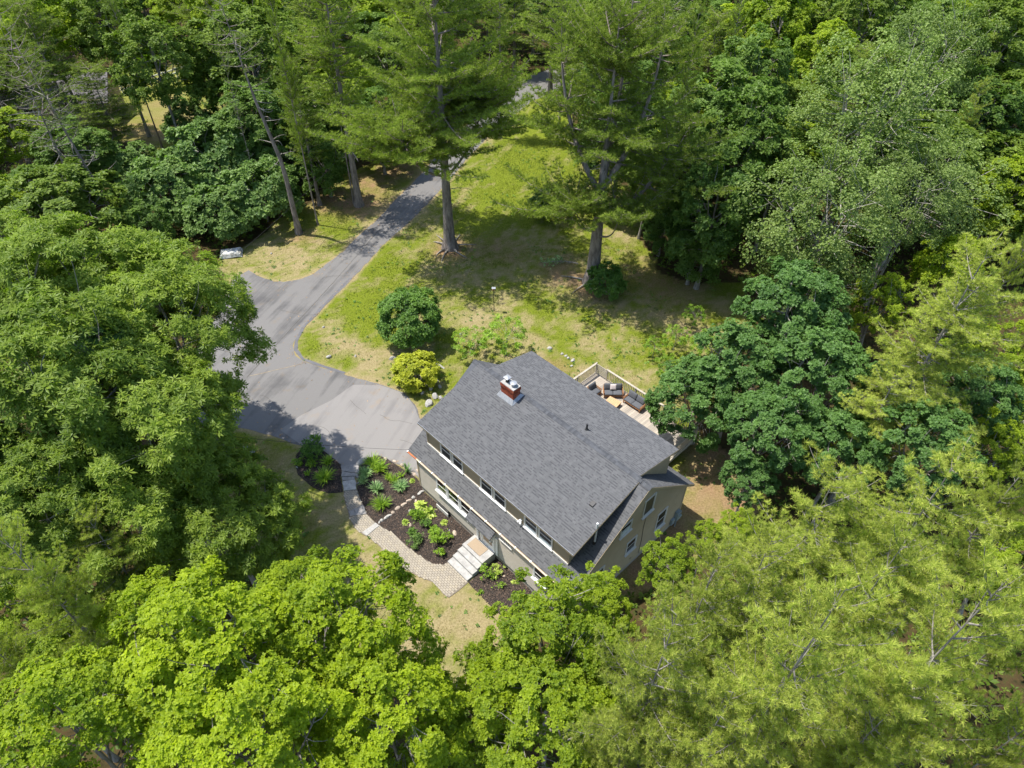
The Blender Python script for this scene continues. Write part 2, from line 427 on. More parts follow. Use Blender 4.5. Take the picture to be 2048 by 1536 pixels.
def sheet(name, poly, z, mat, kind='structure', thick=0, parent=None, wob=0, seed=0):
    """a flat outline as a thin slab standing z above the ground"""
    import bmesh
    pts = []
    n = len(poly)
    for i in range(n):
        a = np.array(poly[i]); c = np.array(poly[(i + 1) % n]); L = np.linalg.norm(c - a)
        k = max(1, int(L / .35)) if wob else 1
        for j in range(k):
            q = a + (c - a) * j / k
            if wob:
                q = q + (np.array([vnoise(q[0], q[1], 2.3, seed), vnoise(q[0], q[1], 2.3, seed + 7)]) - .5) * wob
            pts.append(q)
    bm = bmesh.new()
    vs = [bm.verts.new((p[0], p[1], z)) for p in pts]
    f = bm.faces.new(vs)
    bmesh.ops.recalc_face_normals(bm, faces=[f])
    if f.normal.z < 0: f.normal_flip()
    if thick:
        r = bmesh.ops.extrude_face_region(bm, geom=[f])
        for v in [e for e in r['geom'] if isinstance(e, bmesh.types.BMVert)]: v.co.z = z
        for v in vs: v.co.z = z - thick
    bmesh.ops.triangulate(bm, faces=bm.faces[:])
    me = bpy.data.meshes.new(name); bm.to_mesh(me); bm.free()
    me.materials.append(mat)
    o = link(name, me, parent)
    if kind: tag(o, kind=kind)
    return o

# asphalt
def asphalt(name, c0, c1, streak=None):
    m, nt, b = nodes(name)
    tc = nt.nodes.new('ShaderNodeTexCoord')
    mp = nt.nodes.new('ShaderNodeMapping'); mp.vector_type = 'TEXTURE'; mp.inputs['Rotation'].default_value = (0, 0, math.radians(71)); mp.inputs['Scale'].default_value = (14, 1.0, 1)
    nt.links.new(tc.outputs['Object'], mp.inputs[0])
    ns = noise(nt, 1.1, 5, .6, vec=mp.outputs[0])
    nb = noise(nt, .22, 5, .6); nf = noise(nt, 60, 3, .8)
    fac = N(nt, 'ShaderNodeMath', operation='ADD'); nt.links.new(ns, fac.inputs[0]); nt.links.new(nb, fac.inputs[1])
    c = ramp(nt, fac.outputs[0], [(.78, c0), (1.22, c1)])
    c = mix(nt, c, ramp(nt, nf, [(.3, (.78, .78, .78)), (.7, (1.2, 1.2, 1.2))]), .8, 'MULTIPLY')
    w = nt.nodes.new('ShaderNodeTexNoise'); w.inputs['Scale'].default_value = .8; w.inputs['Detail'].default_value = 8
    nt.links.new(tc.outputs['Object'], w.inputs[0])
    c = mix(nt, c, ramp(nt, w.outputs[0], [(.60, (1, 1, 1)), (.72, (1.1, .98, .84))]), 1, 'MULTIPLY')
    nt.links.new(c, b.inputs['Base Color']); b.inputs['Roughness'].default_value = .85
    bump(nt, b, nf, .3, .01)
    return m
M['asphalt'] = asphalt('asphalt', (.080, .077, .076), (.156, .149, .142))
M['asphalt_light'] = asphalt('asphalt_light', (.165, .156, .150), (.215, .203, .192))
M['asphalt_dark'] = plain('asphalt_dark', (.10, .10, .108), (.14, .138, .142), .85, 2)
sheet('driveway', DRIVE, .010, M['asphalt'], wob=.16, thick=.03)
sheet('road', ROAD, .008, M['asphalt'], wob=.2, thick=.03)
LIGHT = ground_poly([(706, 770), (758, 770), (797, 783), (814, 794), (828, 811), (838, 836), (868, 870), (868, 958), (838, 953), (800, 928), (764, 914), (738, 917), (722, 929), (686, 932), (670, 918), (642, 903), (604, 891),
                     (560, 860), (600, 832), (662, 801)])
sheet('driveway_patch', LIGHT, .015, M['asphalt_light'])
def strip(name, pts, w, z, mat, kind='structure', seed=0):
    g = MB(); P = [np.array(at(a, b_, 0).xy) for a, b_ in pts]
    Q = []
    for i in range(len(P) - 1):
        k = max(1, int(np.linalg.norm(P[i + 1] - P[i]) / .4))
        for j in range(k): Q.append(P[i] + (P[i + 1] - P[i]) * j / k)
    Q.append(P[-1]); Q = np.array(Q)
    T = np.gradient(Q, axis=0); T /= np.linalg.norm(T, axis=1, keepdims=True)
    S = np.stack([-T[:, 1], T[:, 0]], -1)
    ww = w * (.6 + .8 * vnoise(Q[:, 0], Q[:, 1], 1.5, seed))[:, None]
    off = (vnoise(Q[:, 0], Q[:, 1], 2.0, seed + 3) - .5)[:, None] * S * .05
    A = np.c_[Q + S * ww + off, np.full(len(Q), z)]; B = np.c_[Q - S * ww + off, np.full(len(Q), z)]
    V = np.vstack([A, B]); n = len(Q)
    g.quads(V, [[i, n + i, n + i + 1, i + 1] for i in range(n - 1)])
    o = g.obj(name, mat); tag(o, kind=kind); return o
M['seam'] = plain('seam', (.06, .058, .055), (.09, .08, .06), .9, 3)
M['seam_tan'] = plain('seam_tan', (.32, .26, .17), (.16, .13, .10), .95, 2)
strip('asphalt_seam', [(494, 755), (560, 682), (640, 595), (709, 517), (760, 458)], .016, .019, M['seam'], seed=1)  # shadow of an overhead wire, painted as a dark line on the asphalt
strip('asphalt_seam', [(500, 752), (545, 742), (606, 727)], .03, .019, M['seam_tan'], seed=2)
strip('asphalt_sealer', [(700, 556), (662, 596), (628, 632), (606, 656), (592, 684), (592, 700), (606, 718), (640, 731), (690, 746)], .11, .0165, M['asphalt_dark'], seed=4)

rc = random.Random(3)
for (cx_, cy_, an_, n_) in ((560, 620, .6, 9), (640, 560, -.5, 7), (520, 790, .3, 10), (620, 850, -.1, 9), (760, 830, .15, 8), (700, 800, 1.2, 6), (560, 700, 1.9, 6), (730, 480, -1.0, 6), (800, 880, .5, 6)):
    P_ = [(cx_, cy_)]
    for _ in range(n_):
        an_ += rc.uniform(-.45, .45); P_.append((P_[-1][0] + 9 * math.cos(an_), P_[-1][1] + 6 * math.sin(an_)))
    strip('asphalt_crack', P_, .009, .0195, M['seam'], seed=n_)
def debris():
    r = np.random.default_rng(9); P = np.array(DRIVE); n = 16000
    q = np.c_[r.uniform(-30, 2, n), r.uniform(22, 72, n)]; q = q[inside(DRIVE, q[:, 0], q[:, 1])]
    d = np.full(len(q), 9.)
    for i in range(len(P)):
        a, b_ = P[i], P[(i + 1) % len(P)]; ab = b_ - a; t = np.clip(((q - a) @ ab) / (ab @ ab), 0, 1); d = np.minimum(d, np.linalg.norm(q - a - t[:, None] * ab, axis=1))
    q = q[r.random(len(q)) < np.exp(-d / .35) + .05]; k = len(q); an = r.random(k) * 6.28; L = r.uniform(.03, .10, k)[:, None]; w = r.uniform(.008, .03, k)[:, None]
    D = np.c_[np.cos(an), np.sin(an), np.zeros(k)]; S_ = np.c_[-np.sin(an), np.cos(an), r.uniform(0, .3, k)]; c = np.c_[q, np.full(k, .03)]
    g = MB(); V_ = np.stack([c - D * L, c - S_ * w, c + D * L, c + S_ * w], 1).reshape(-1, 3); g.quads(V_, np.arange(len(V_)).reshape(-1, 4), r.random(k))
    tag(g.obj('leaf_litter', plain('leaf_litter', (.42, .27, .12), (.22, .14, .06), .9, 4, varmix=[(0, (.5, .5, .5)), (1, (1.5, 1.4, 1.3))])), 'brown needles and leaf litter blown along the driveway edges', 'leaf litter', kind='stuff')
debris()
# mulch
m, nt, b = nodes('mulch')
c = ramp(nt, noise(nt, 16, 6, .75), [(.38, (.012, .009, .008)), (.55, (.045, .034, .028)), (.70, (.14, .11, .085))])
nt.links.new(c, b.inputs['Base Color']); b.inputs['Roughness'].default_value = .95
bump(nt, b, noise(nt, 22, 5, .8), 1.0, .06)
M['mulch'] = m
sheet('mulch_bed', BED1, .022, M['mulch'], wob=.1, thick=.04)
sheet('mulch_bed', BED2, .020, M['mulch'], wob=.15, thick=.04, seed=3)
sheet('mulch_bed', BED3, .021, M['mulch'], wob=.12, thick=.04, seed=5)
# loose mulch chips
def chips(poly, n, seed, nm):
    r = np.random.default_rng(seed); P = np.array(poly)
    lo, hi = P.min(0), P.max(0)
    q = r.random((n * 3, 2)) * (hi - lo) + lo; q = q[inside(poly, q[:, 0], q[:, 1])][:n]
    k = len(q); an = r.random(k) * 6.28; L = r.uniform(.03, .09, k); w = r.uniform(.008, .02, k)
    d = np.stack([np.cos(an), np.sin(an), r.uniform(-.2, .4, k)], 1); s = np.stack([-np.sin(an), np.cos(an), r.uniform(-.3, .3, k)], 1)
    c = np.c_[q, r.uniform(.03, .055, k)]
    V = np.stack([c - d * L[:, None] / 2 - s * w[:, None], c + d * L[:, None] / 2 - s * w[:, None], c + d * L[:, None] / 2 + s * w[:, None], c - d * L[:, None] / 2 + s * w[:, None]], 1)
    g = MB(); g.quads(V, np.arange(4 * k).reshape(k, 4), r.random(k))
    o = g.obj('mulch_chips', M['chip']); tag(o, 'dark brown wood chips loose on the planting beds by the house', 'mulch', kind='stuff')
M['chip'] = plain('chip', (.10, .075, .06), (.05, .04, .035), .9, 8, varmix=[(0, (.4, .4, .4)), (.8, (1.2, 1.1, 1)), (1, (2.6, 2.3, 2.0))])
chips(BED1, 9000, 1, 'a'); chips(BED2, 4500, 2, 'b'); chips(BED3, 3000, 3, 'c')

# ------------------------------------------------------------------ grass tufts over the lawn
def grass():
    r = np.random.default_rng(11)
    lo, hi = np.array([-34, 12.]), np.array([30, 76.])
    n = 420000
    q = r.random((n, 2)) * (hi - lo) + lo
    x, y = q[:, 0], q[:, 1]
    ok = (inside(LAWN, x, y)) & ~inside(DRIVE, x, y) & ~inside(ROAD, x, y) & ~inside(WALK1, x, y) & ~inside(HOUSE, x, y) & ~inside(BED1, x, y) & ~inside(BED2, x, y) & ~inside(BED3, x, y) & ~inside(DECK, x, y)
    q = q[ok]; x, y = q[:, 0], q[:, 1]
    lw, dr, li = ground_state(x, y)
    keep = (lw > .5) & (r.random(len(x)) < np.clip(1.05 - .65 * li - .35 * dr, .1, 1)); q = q[keep]; dr = dr[keep]; li = li[keep]
    k = len(q); an = r.random(k) * 6.28
    h = r.uniform(.03, .075, k) * (1.2 - .4 * dr); w = r.uniform(.012, .028, k)
    d = np.stack([np.cos(an), np.sin(an), np.zeros(k)], 1)
    c = np.c_[q, np.full(k, -.05)]
    lean = np.stack([r.normal(0, .03, k), r.normal(0, .03, k), h + .04], 1)
    V = np.stack([c - d * w[:, None], c + d * w[:, None], c + lean], 1)
    var = np.clip(dr * 1.05 + r.normal(0, .16, k) + .1, 0, 1)
    g = MB(); g.tris(V, np.arange(3 * k).reshape(k, 3), var)
    o = g.obj('grass', M['grass'])
    tag(o, 'patchy green and straw coloured lawn grass around the house and driveway', 'grass', kind='stuff')
grass()

# ------------------------------------------------------------------ paved walk: pavers, slabs
M['paver'] = plain('paver', (.35, .31, .245), (.30, .265, .21), .9, 3, bmp=.1, varmix=[(0, (.90, .90, .92)), (.5, (1, 1, 1)), (1, (1.07, 1.05, 1.0))])
M['joint'] = plain('joint', (.22, .185, .145), (.17, .145, .115), .95, 4)
M['granite'] = plain('granite', (.42, .405, .375), (.28, .27, .25), .85, 14, bmp=.15)
M['concrete'] = plain('concrete', (.42, .41, .385), (.30, .29, .275), .9, 3.5, bmp=.12)
M['stone_tan'] = plain('stone_tan', (.50, .40, .31), (.33, .27, .22), .9, 5, bmp=.5)
M['stone_grey'] = plain('stone_grey', (.48, .46, .42), (.28, .27, .25), .9, 5, bmp=.5)
M['slate'] = plain('slate', (.33, .31, .29), (.20, .19, .18), .9, 3, bmp=.35)
walk = thing('garden_path', 'curving tan block paved path from the driveway past the beds to the front steps', 'path', (HX, HY, 0), HYAW)
def toHl(poly): return [toH(x, y) for x, y in poly]
WL = toHl(WALK1)
o = sheet('path_base', WL, .030, M['joint'], kind=None, thick=.04, parent=walk)
def pavers():
    r = np.random.default_rng(5)
    g = MB(); P = np.array(WL); lo, hi = P.min(0), P.max(0)
    bw, bd = .20, .115
    j = 0; y = lo[1]
    while y < hi[1]:
        x = lo[0] - (bw / 2 if j % 2 else 0)
        xs = np.arange(x, hi[0], bw); j += 1
        cx = xs + bw / 2; cy = np.full(len(xs), y + bd / 2)
        ok = inside(WL, cx, cy) & inside(WL, cx - .06, cy) & inside(WL, cx + .06, cy)
        for X in xs[ok]:
            a = .010; z = .050 + r.uniform(-.003, .003)
            v = r.random()
            x0, x1, y0, y1 = X + a, X + bw - a, y + a, y + bd - a
            g.quads([[x0, y0, z], [x1, y0, z], [x1, y1, z], [x0, y1, z], [x0 - .004, y0 - .004, .028], [x1 + .004, y0 - .004, .028], [x1 + .004, y1 + .004, .028], [x0 - .004, y1 + .004, .028]],
                    [[0, 1, 2, 3], [4, 5, 1, 0], [5, 6, 2, 1], [6, 7, 3, 2], [7, 4, 0, 3]], v)
        y += bd
    o = g.obj('pavers', M['paver'], walk); tag(o, kind='stuff')
pavers()

def rough_slab(poly, z0, z1, name, mat, parent=None, seed=0, inset=.015):
    r = np.random.default_rng(seed)
    P = []
    n = len(poly)
    for i in range(n):
        a = np.array(poly[i]); b_ = np.array(poly[(i + 1) % n])
        for t in (0, .33, .66): P.append(a + (b_ - a) * t + r.normal(0, .012, 2))
    P = np.array(P); c = P.mean(0); Pi = c + (P - c) * (1 - .07)
    n = len(P)
    V = np.vstack([np.c_[P, np.full(n, z0)], np.c_[P, np.full(n, z1 - .02) + r.normal(0, .003, n)], np.c_[Pi, z1 + r.normal(0, .004, n)], [[c[0], c[1], z1 + .004]]])
    g = MB()
    Q = [[i, (i + 1) % n, n + (i + 1) % n, n + i] for i in range(n)] + [[n + i, n + (i + 1) % n, 2 * n + (i + 1) % n, 2 * n + i] for i in range(n)]
    T = [[2 * n + i, 2 * n + (i + 1) % n, 3 * n] for i in range(n)]
    g.quads(V, Q); g.n -= len(V); g.v.pop(); g.tris(V, T); 
    return g.obj(name, mat, parent)
Zp = lambda *pts: toHl(ground_poly(zoom2(*pts)))
for i, (pts, mt) in enumerate([(((178, 312), (335, 297), (338, 378), (186, 356)), 'slate'), (((185, 358), (336, 382), (300, 402), (185, 404)), 'slate'), (((186, 407), (298, 404), (300, 428), (192, 440)), 'slate'),
                               (((192, 442), (302, 430), (314, 512), (204, 523)), 'stone_grey'), (((246, 702), (290, 680), (305, 735), (262, 745)), 'slate'), (((292, 679), (372, 645), (398, 722), (308, 735)), 'slate')]):
    rough_slab(Zp(*pts), .0, .105, 'stone_slab', M[mt], walk, seed=i)
rough_slab(Zp((362, 880), (402, 908), (512, 822), (474, 797)), .0, .085, 'stone_slab', M['granite'], walk, seed=9)

# ------------------------------------------------------------------ HOUSE
house = thing('house', 'tan sided house with grey shingle roof, long front dormer and brick chimney', 'house', (HX, HY, 0), HYAW)
M['siding'] = plain('siding', (.50, .45, .38), (.455, .415, .345), .7, 2, spec=.25)
M['siding_trim'] = plain('siding_trim', (.41, .335, .225), (.375, .305, .205), .75, 2, spec=.2)  # trim boards, and gable and dormer siding with shade put into its colour
M['foundation'] = plain('foundation', (.42, .37, .31), (.33, .29, .24), .95, 4, bmp=.2)
M['white'] = plain('white_paint', (.80, .80, .78), (.72, .72, .70), .5, 3)
M['offwhite'] = plain('offwhite_trim', (.62, .61, .58), (.52, .51, .48), .6, 4)
M['pale_blue'] = plain('pale_blinds', (.62, .70, .73), (.55, .63, .66), .6, 4)
M['gutter'] = plain('gutter', (.62, .50, .37), (.45, .34, .24), .45, 7, metal=.2, stretch=(1, 4, 4))
M['copper'] = plain('copper', (.50, .15, .05), (.30, .10, .05), .4, 9, metal=.3)
m, nt, b = nodes('window_glass'); b.inputs['Base Color'].default_value = (.012, .018, .022, 1); b.inputs['Roughness'].default_value = .06; b.inputs['Specular IOR Level'].default_value = .7; M['glass'] = m
m, nt, b = nodes('window_screen'); b.inputs['Base Color'].default_value = (.035, .04, .042, 1); b.inputs['Roughness'].default_value = .5; M['screen'] = m
M['dark'] = plain('dark_metal', (.022, .022, .024), (.03, .03, .03), .5, 5)
M['metal'] = plain('bright_metal', (.44, .45, .47), (.30, .32, .35), .35, 8, metal=.35)
M['pvc'] = plain('white_pipe', (.78, .79, .80), (.70, .71, .72), .4, 6)
M['mortar'] = plain('mortar', (.45, .36, .30), (.30, .22, .18), .95, 9)
M['brick'] = plain('brick', (.36, .085, .035), (.24, .055, .03), .9, 12, bmp=.2, varmix=[(0, (.55, .5, .5)), (.6, (1, 1, 1)), (.92, (1.25, 1.2, 1.1)), (1, (1.7, 2.8, 3.2))])
M['shingle'] = plain('shingle', (.120, .122, .126), (.100, .102, .106), .92, 3, bmp=.25, spec=.25,
                     varmix=[(0, (.58, .58, .60)), (.28, (.74, .74, .76)), (.40, (.90, .90, .90)), (.65, (1.0, 1.0, 1.0)), (1, (1.14, 1.13, 1.12))])
M['shingle_cap'] = plain('shingle_cap', (.092, .096, .104), (.074, .078, .086), .92, 18, bmp=.25, spec=.2, varmix=[(0, (.75, .75, .75)), (1, (1.2, 1.2, 1.2))])
M['roof_deck'] = plain('roof_deck', (.10, .105, .115), (.08, .085, .095), .95, 8)

# walls
g = MB(); g.box((.04, .04, -.2), (HL - .04, HD - .04, .50)); g.obj('foundation', M['foundation'], house)
kf = (ZR - ZE) / (RV + .08); kr = (ZR - ZER) / (HD - RV + .72)
zf = lambda v: ZE + (v + .08) * kf
zr_ = lambda v: ZER + (HD + .72 - v) * kr
def gable_core():
    prof = [(0, .5), (HD, .5), (HD, zr_(HD) - .16), (RV, ZR - .16), (0, zf(0) - .16)]
    g = MB(); top = [(HL - .02, a, z) for a, z in prof]
    g.prism(top, (-(HL - .04), 0, 0)); return g.obj('wall', M['siding_trim'], house)
gable_core()
def clap(vline, u0, u1, z0, z1, face, name, mat, step=.102, clipf=None):
    """lapped boards; face 'front','right','left','rear'; clipf(z)->(a,b) limits the run of each board"""
    g = MB(); z = z0
    while z < z1 - .005:
        zt = min(z + step, z1)
        a, b_ = (u0, u1) if clipf is None else clipf(zt)
        if clipf is not None: a, b_ = max(a, u0), min(b_, u1)
        if b_ - a > .05:
            o0, o1 = .034, .014
            if face == 'front': V = [(a, vline - o0, z), (b_, vline - o0, z), (b_, vline - o1, zt), (a, vline - o1, zt), (a, vline, z), (b_, vline, z)]
            if face == 'rear': V = [(b_, vline + o0, z), (a, vline + o0, z), (a, vline + o1, zt), (b_, vline + o1, zt), (b_, vline, z), (a, vline, z)]
            if face == 'right': V = [(vline + o0, a, z), (vline + o0, b_, z), (vline + o1, b_, zt), (vline + o1, a, zt), (vline, a, z), (vline, b_, z)]
            if face == 'left': V = [(vline - o0, b_, z), (vline - o0, a, z), (vline - o1, a, zt), (vline - o1, b_, zt), (vline, b_, z), (vline, a, z)]
            g.quads(V, [[0, 1, 2, 3], [4, 5, 1, 0]])
        z = zt
    o = g.obj(name, mat, house); tag(o, kind='stuff'); return o
clap(0, 0, HL, .5, ZE - .08, 'front', 'siding', M['siding'])
def gclip(z):
    a = (z + .18 - ZE) / kf - .08; b_ = HD + .72 - (z + .18 - ZER) / kr
    return a, b_
clap(HL, 0, HD, .5, ZR - .2, 'right', 'siding', M['siding_trim'], clipf=gclip)
clap(0, 0, HD, .5, ZR - .2, 'left', 'siding', M['siding'], clipf=gclip)
clap(HD, 0, HL, .5, ZER - .02 + .5, 'rear', 'siding', M['siding'])
g = MB()
for u, v in ((-.045, -.045), (HL - .075, -.045), (HL - .075, HD - .075), (-.045, HD - .075)):
    pass
for (u, v, zt) in ((-.05, -.05, zf(0) - .2), (HL - .07, -.05, zf(0) - .2), (HL - .07, HD - .07, zr_(HD) - .2), (-.05, HD - .07, zr_(HD) - .2)):
    MB().box((u, v, .47), (u + .12, v + .12, zt)).obj('corner_board', M['siding_trim'], house)
# basement bulkhead window
bw = MB().box((1.68, -.10, .02), (2.62, .035, .44)).obj('basement_window', M['dark'], house)
MB().box((1.62, -.16, .0), (2.68, -.115, .30)).obj('window_well', M['offwhite'], bw)

def slab(pts, thick, name, mat, parent=house):
    p = np.array(pts, float); n = np.cross(p[1] - p[0], p[3] - p[0]); n /= np.linalg.norm(n)
    if n[2] < 0: n = -n; p = p[::-1]
    return MB().prism(p, -n * thick).obj(name, mat, parent)

def shingles(O, U, S, LU, LS, parent, seed, clip=None, lift=.004):
    """O origin at the eave, U unit along the eave, S unit up the slope, LU and LS lengths"""
    r = np.random.default_rng(seed)
    O, U, S = map(lambda q: np.array(q, float), (O, U, S)); Nn = np.cross(U, S); Nn /= np.linalg.norm(Nn)
    g = MB(); ex = .13; rows = int(math.ceil(LS / ex)); VV = []; var = []
    for j in range(rows):
        s0 = j * ex; s1 = min(LS, s0 + ex + .001)
        u = -r.uniform(0, .3)
        while u < LU:
            w = r.choice([.08, .11, .14, .19, .25])
            a, b_ = max(0, u), min(LU, u + w)
            tone = r.random()
            u += w
            if b_ - a < .02: continue
            if clip is not None and not clip((a + b_) / 2, (s0 + s1) / 2): continue
            dark = tone < .50  # recessed tabs: shadow strip of raised ones put into their lower colour
            h0 = lift + (.010 if dark else .019); h1 = lift + .002
            cA = O + U * (a + .002) + S * s0; cB = O + U * (b_ - .002) + S * s0; cC = O + U * (b_ - .002) + S * s1; cD = O + U * (a + .002) + S * s1
            lv = r.uniform(.45, .85)
            if dark:
                f = .42; cE = cA + (cD - cA) * f; cF = cB + (cC - cB) * f; hm = h0 + (h1 - h0) * f
                VV.append([cA + Nn * h0, cB + Nn * h0, cF + Nn * hm, cE + Nn * hm, cA, cB]); var.append(r.uniform(.0, .25))
                VV.append([cE + Nn * hm, cF + Nn * hm, cC + Nn * h1, cD + Nn * h1, cE, cF]); var.append(lv)
            else:
                VV.append([cA + Nn * h0, cB + Nn * h0, cC + Nn * h1, cD + Nn * h1, cA, cB]); var.append(lv)
    VV = np.array(VV); k = len(VV); base = np.arange(k)[:, None] * 6
    Q = np.concatenate([base + np.array([[0, 1, 2, 3]]), base + np.array([[4, 5, 1, 0]])])
    g.quads(VV.reshape(-1, 3), Q, np.concatenate([var, var]))
    o = g.obj('shingles', M['shingle'], parent); tag(o, kind='stuff'); return o

def slope_pair(name, u0, u1, vA, zA, vB, zB, seed, thick=.13, clip=None):
    """roof slope from the eave (vA,zA) to the top (vB,zB)"""
    o = slab([(u0, vA, zA), (u1, vA, zA), (u1, vB, zB), (u0, vB, zB)], thick, name, M['roof_deck'])
    S = np.array([0, vB - vA, zB - zA]); L = np.linalg.norm(S); S /= L
    if vB > vA: shingles((u0, vA, zA), (1, 0, 0), S, u1 - u0, L, o, seed, clip)
    else: shingles((u1, vA, zA), (-1, 0, 0), S, u1 - u0, L, o, seed, clip)
    return o
UL, UR = -.75, HL + .12
# main front slope: seen below the dormer and at the right end
VE = -.08
slope_pair('roof', UL, UR, VE, ZE, RV, ZR - .004, 1, clip=lambda u, s: s < 1.75 or u > 11.0 - UL - .1)
slope_pair('roof', UL, UR, HD + .72, ZER, RV, ZR - .004, 2, clip=lambda u, s: s < 2.3 or u < (UR - 10.9) or u > (UR - .8))
# dormers
VD, ZD = .49, 5.32
DU0, DU1 = -.28, 11.50
slope_pair('dormer_roof', DU0, DU1, VD, ZD, RV + .02, ZR + .035, 3, thick=.10)
RD0, RD1 = .42, 11.30
slope_pair('dormer_roof', RD0, RD1, 8.76, 6.15, RV - .02, ZR + .035, 4, thick=.10)
# ridge caps
dkf = (ZR + .035 - ZD) / (RV + .02 - VD)
g = MB(); r_ = np.random.default_rng(2)
u = UL
while u < UR - .05:
    h = .045 if (RD0 - .2 < u < DU1) else .02
    zz = ZR + h + (0 if RD0 < u < DU1 else 0)
    for sgn, k in ((-1, dkf if DU0 < u < DU1 else kf), (1, .22 if RD0 < u < RD1 else kr)):
        V = [(u, RV, zz + .026), (u + .19, RV, zz + .006), (u + .19, RV + sgn * .16, zz + .006 - k * .16), (u, RV + sgn * .16, zz + .026 - k * .16), (u, RV, zz), (u, RV + sgn * .16, zz - k * .16)]
        Q = [[0, 1, 2, 3], [4, 0, 3, 5]]
        g.quads(V, Q if sgn < 0 else [q[::-1] for q in Q], r_.random())
    u += .143
cap = g.obj('ridge_cap', M['shingle_cap'], house); tag(cap, kind='stuff')
# fascia, rake boards
g = MB()
g.prism([(UR + .02, VE, ZE - .005), (UR + .02, RV, ZR - .012), (UR + .02, RV, ZR - .20), (UR + .02, VE, ZE - .19)], (-.03, 0, 0))
g.prism([(UR + .02, RV, ZR - .012), (UR + .02, HD + .74, ZER - .02), (UR + .02, HD + .74, ZER - .20), (UR + .02, RV, ZR - .20)], (-.03, 0, 0))
g.obj('rake_board', M['siding_trim'], house)
g = MB()
g.prism([(DU1 + .01, VD, ZD - .005), (DU1 + .01, RV, ZR + .02), (DU1 + .01, RV, ZR - .10), (DU1 + .01, VD, ZD - .125)], (-.02, 0, 0))
g.prism([(RD1 + .01, RV, ZR + .02), (RD1 + .01, 8.78, 6.14), (RD1 + .01, 8.78, 6.02), (RD1 + .01, RV, ZR - .10)], (-.02, 0, 0))
g.obj('rake_board', M['dark'] if False else M['siding_trim'], house)
MB().box((DU0, VD - .025, ZD - .035), (DU1, VD - .003, ZD + .012)).obj('drip_edge', M['metal'], house)
MB().box((DU0, VD - .012, ZD - .14), (DU1, VD + .02, ZD - .037)).obj('fascia', M['siding_trim'], house)
MB().box((UL, VE - .012, ZE - .19), (UR, VE + .01, ZE - .02)).obj('fascia', M['siding_trim'], house)
MB().box((UL, VE, ZE - .20), (UR, .0, ZE - .175)).obj('soffit', M['offwhite'], house)
# rear soffit/eave board
MB().box((UL, HD + .70, ZER - .20), (UR, HD + .735, ZER - .02)).obj('fascia', M['siding_trim'], house)

# front dormer walls
DW0, DW1, DV = .15, 11.02, .79
zb = lambda v: zf(v)
dkf = (ZR + .035 - ZD) / (RV + .02 - VD); zdr = lambda v: ZD + (v - VD) * dkf
g = MB()
g.prism([(DW1, DV, zb(DV) - .2), (DW1, RV, ZR - .3), (DW1, RV, ZR - .1), (DW1, DV, zdr(DV) - .11)], (-(DW1 - DW0), 0, 0))
dw = g.obj('dormer_wall', M['siding_trim'], house)
# rear dormer wall
g = MB()
g.prism([(11.05, 8.55, zr_(8.55) - .2), (11.05, 8.55, 6.08), (11.05, RV, ZR - .1), (11.05, RV, ZR - .3)], (-(11.05 - .55), 0, 0))
g.obj('dormer_wall', M['siding_trim'], house)
zS = zb(DV) + .02
clapd = clap(DV, DW0, DW1, zS + .08, zdr(DV) - .12, 'front', 'siding', M['siding_trim'], step=.10)
def dclip(z): return ((z - ZE) / kf - .15 + .0, (z - ZD) / dkf + VD + .0)
g = MB(); z = 3.9
while z < 6.6:
    zt = z + .1; lo = max(DV, (zt + .12 - ZD) / dkf + VD); hi = (z - ZE) / kf - .08
    if hi > lo: g.quads([(DW1 + .034, lo, z), (DW1 + .034, hi, z), (DW1 + .014, hi, zt), (DW1 + .014, lo, zt)], [[0, 1, 2, 3]])
    z = zt
tag(g.obj('siding', M['siding_trim'], house), kind='stuff')
g = MB(); g.box((DW0 - .03, DV - .075, zS - .04), (DW1 + .03, DV - .037, zS + .085)); g.obj('trim_board', M['offwhite'], house)
MB().box((DW1 - .08, DV - .05, zS + .087), (DW1 + .05, DV + .1, zdr(DV) - .10)).obj('corner_board', M['siding_trim'], house); MB().box((DW0 - .05, DV - .05, zS + .087), (DW0 + .07, DV + .1, zdr(DV) - .10)).obj('corner_board', M['siding_trim'], house)

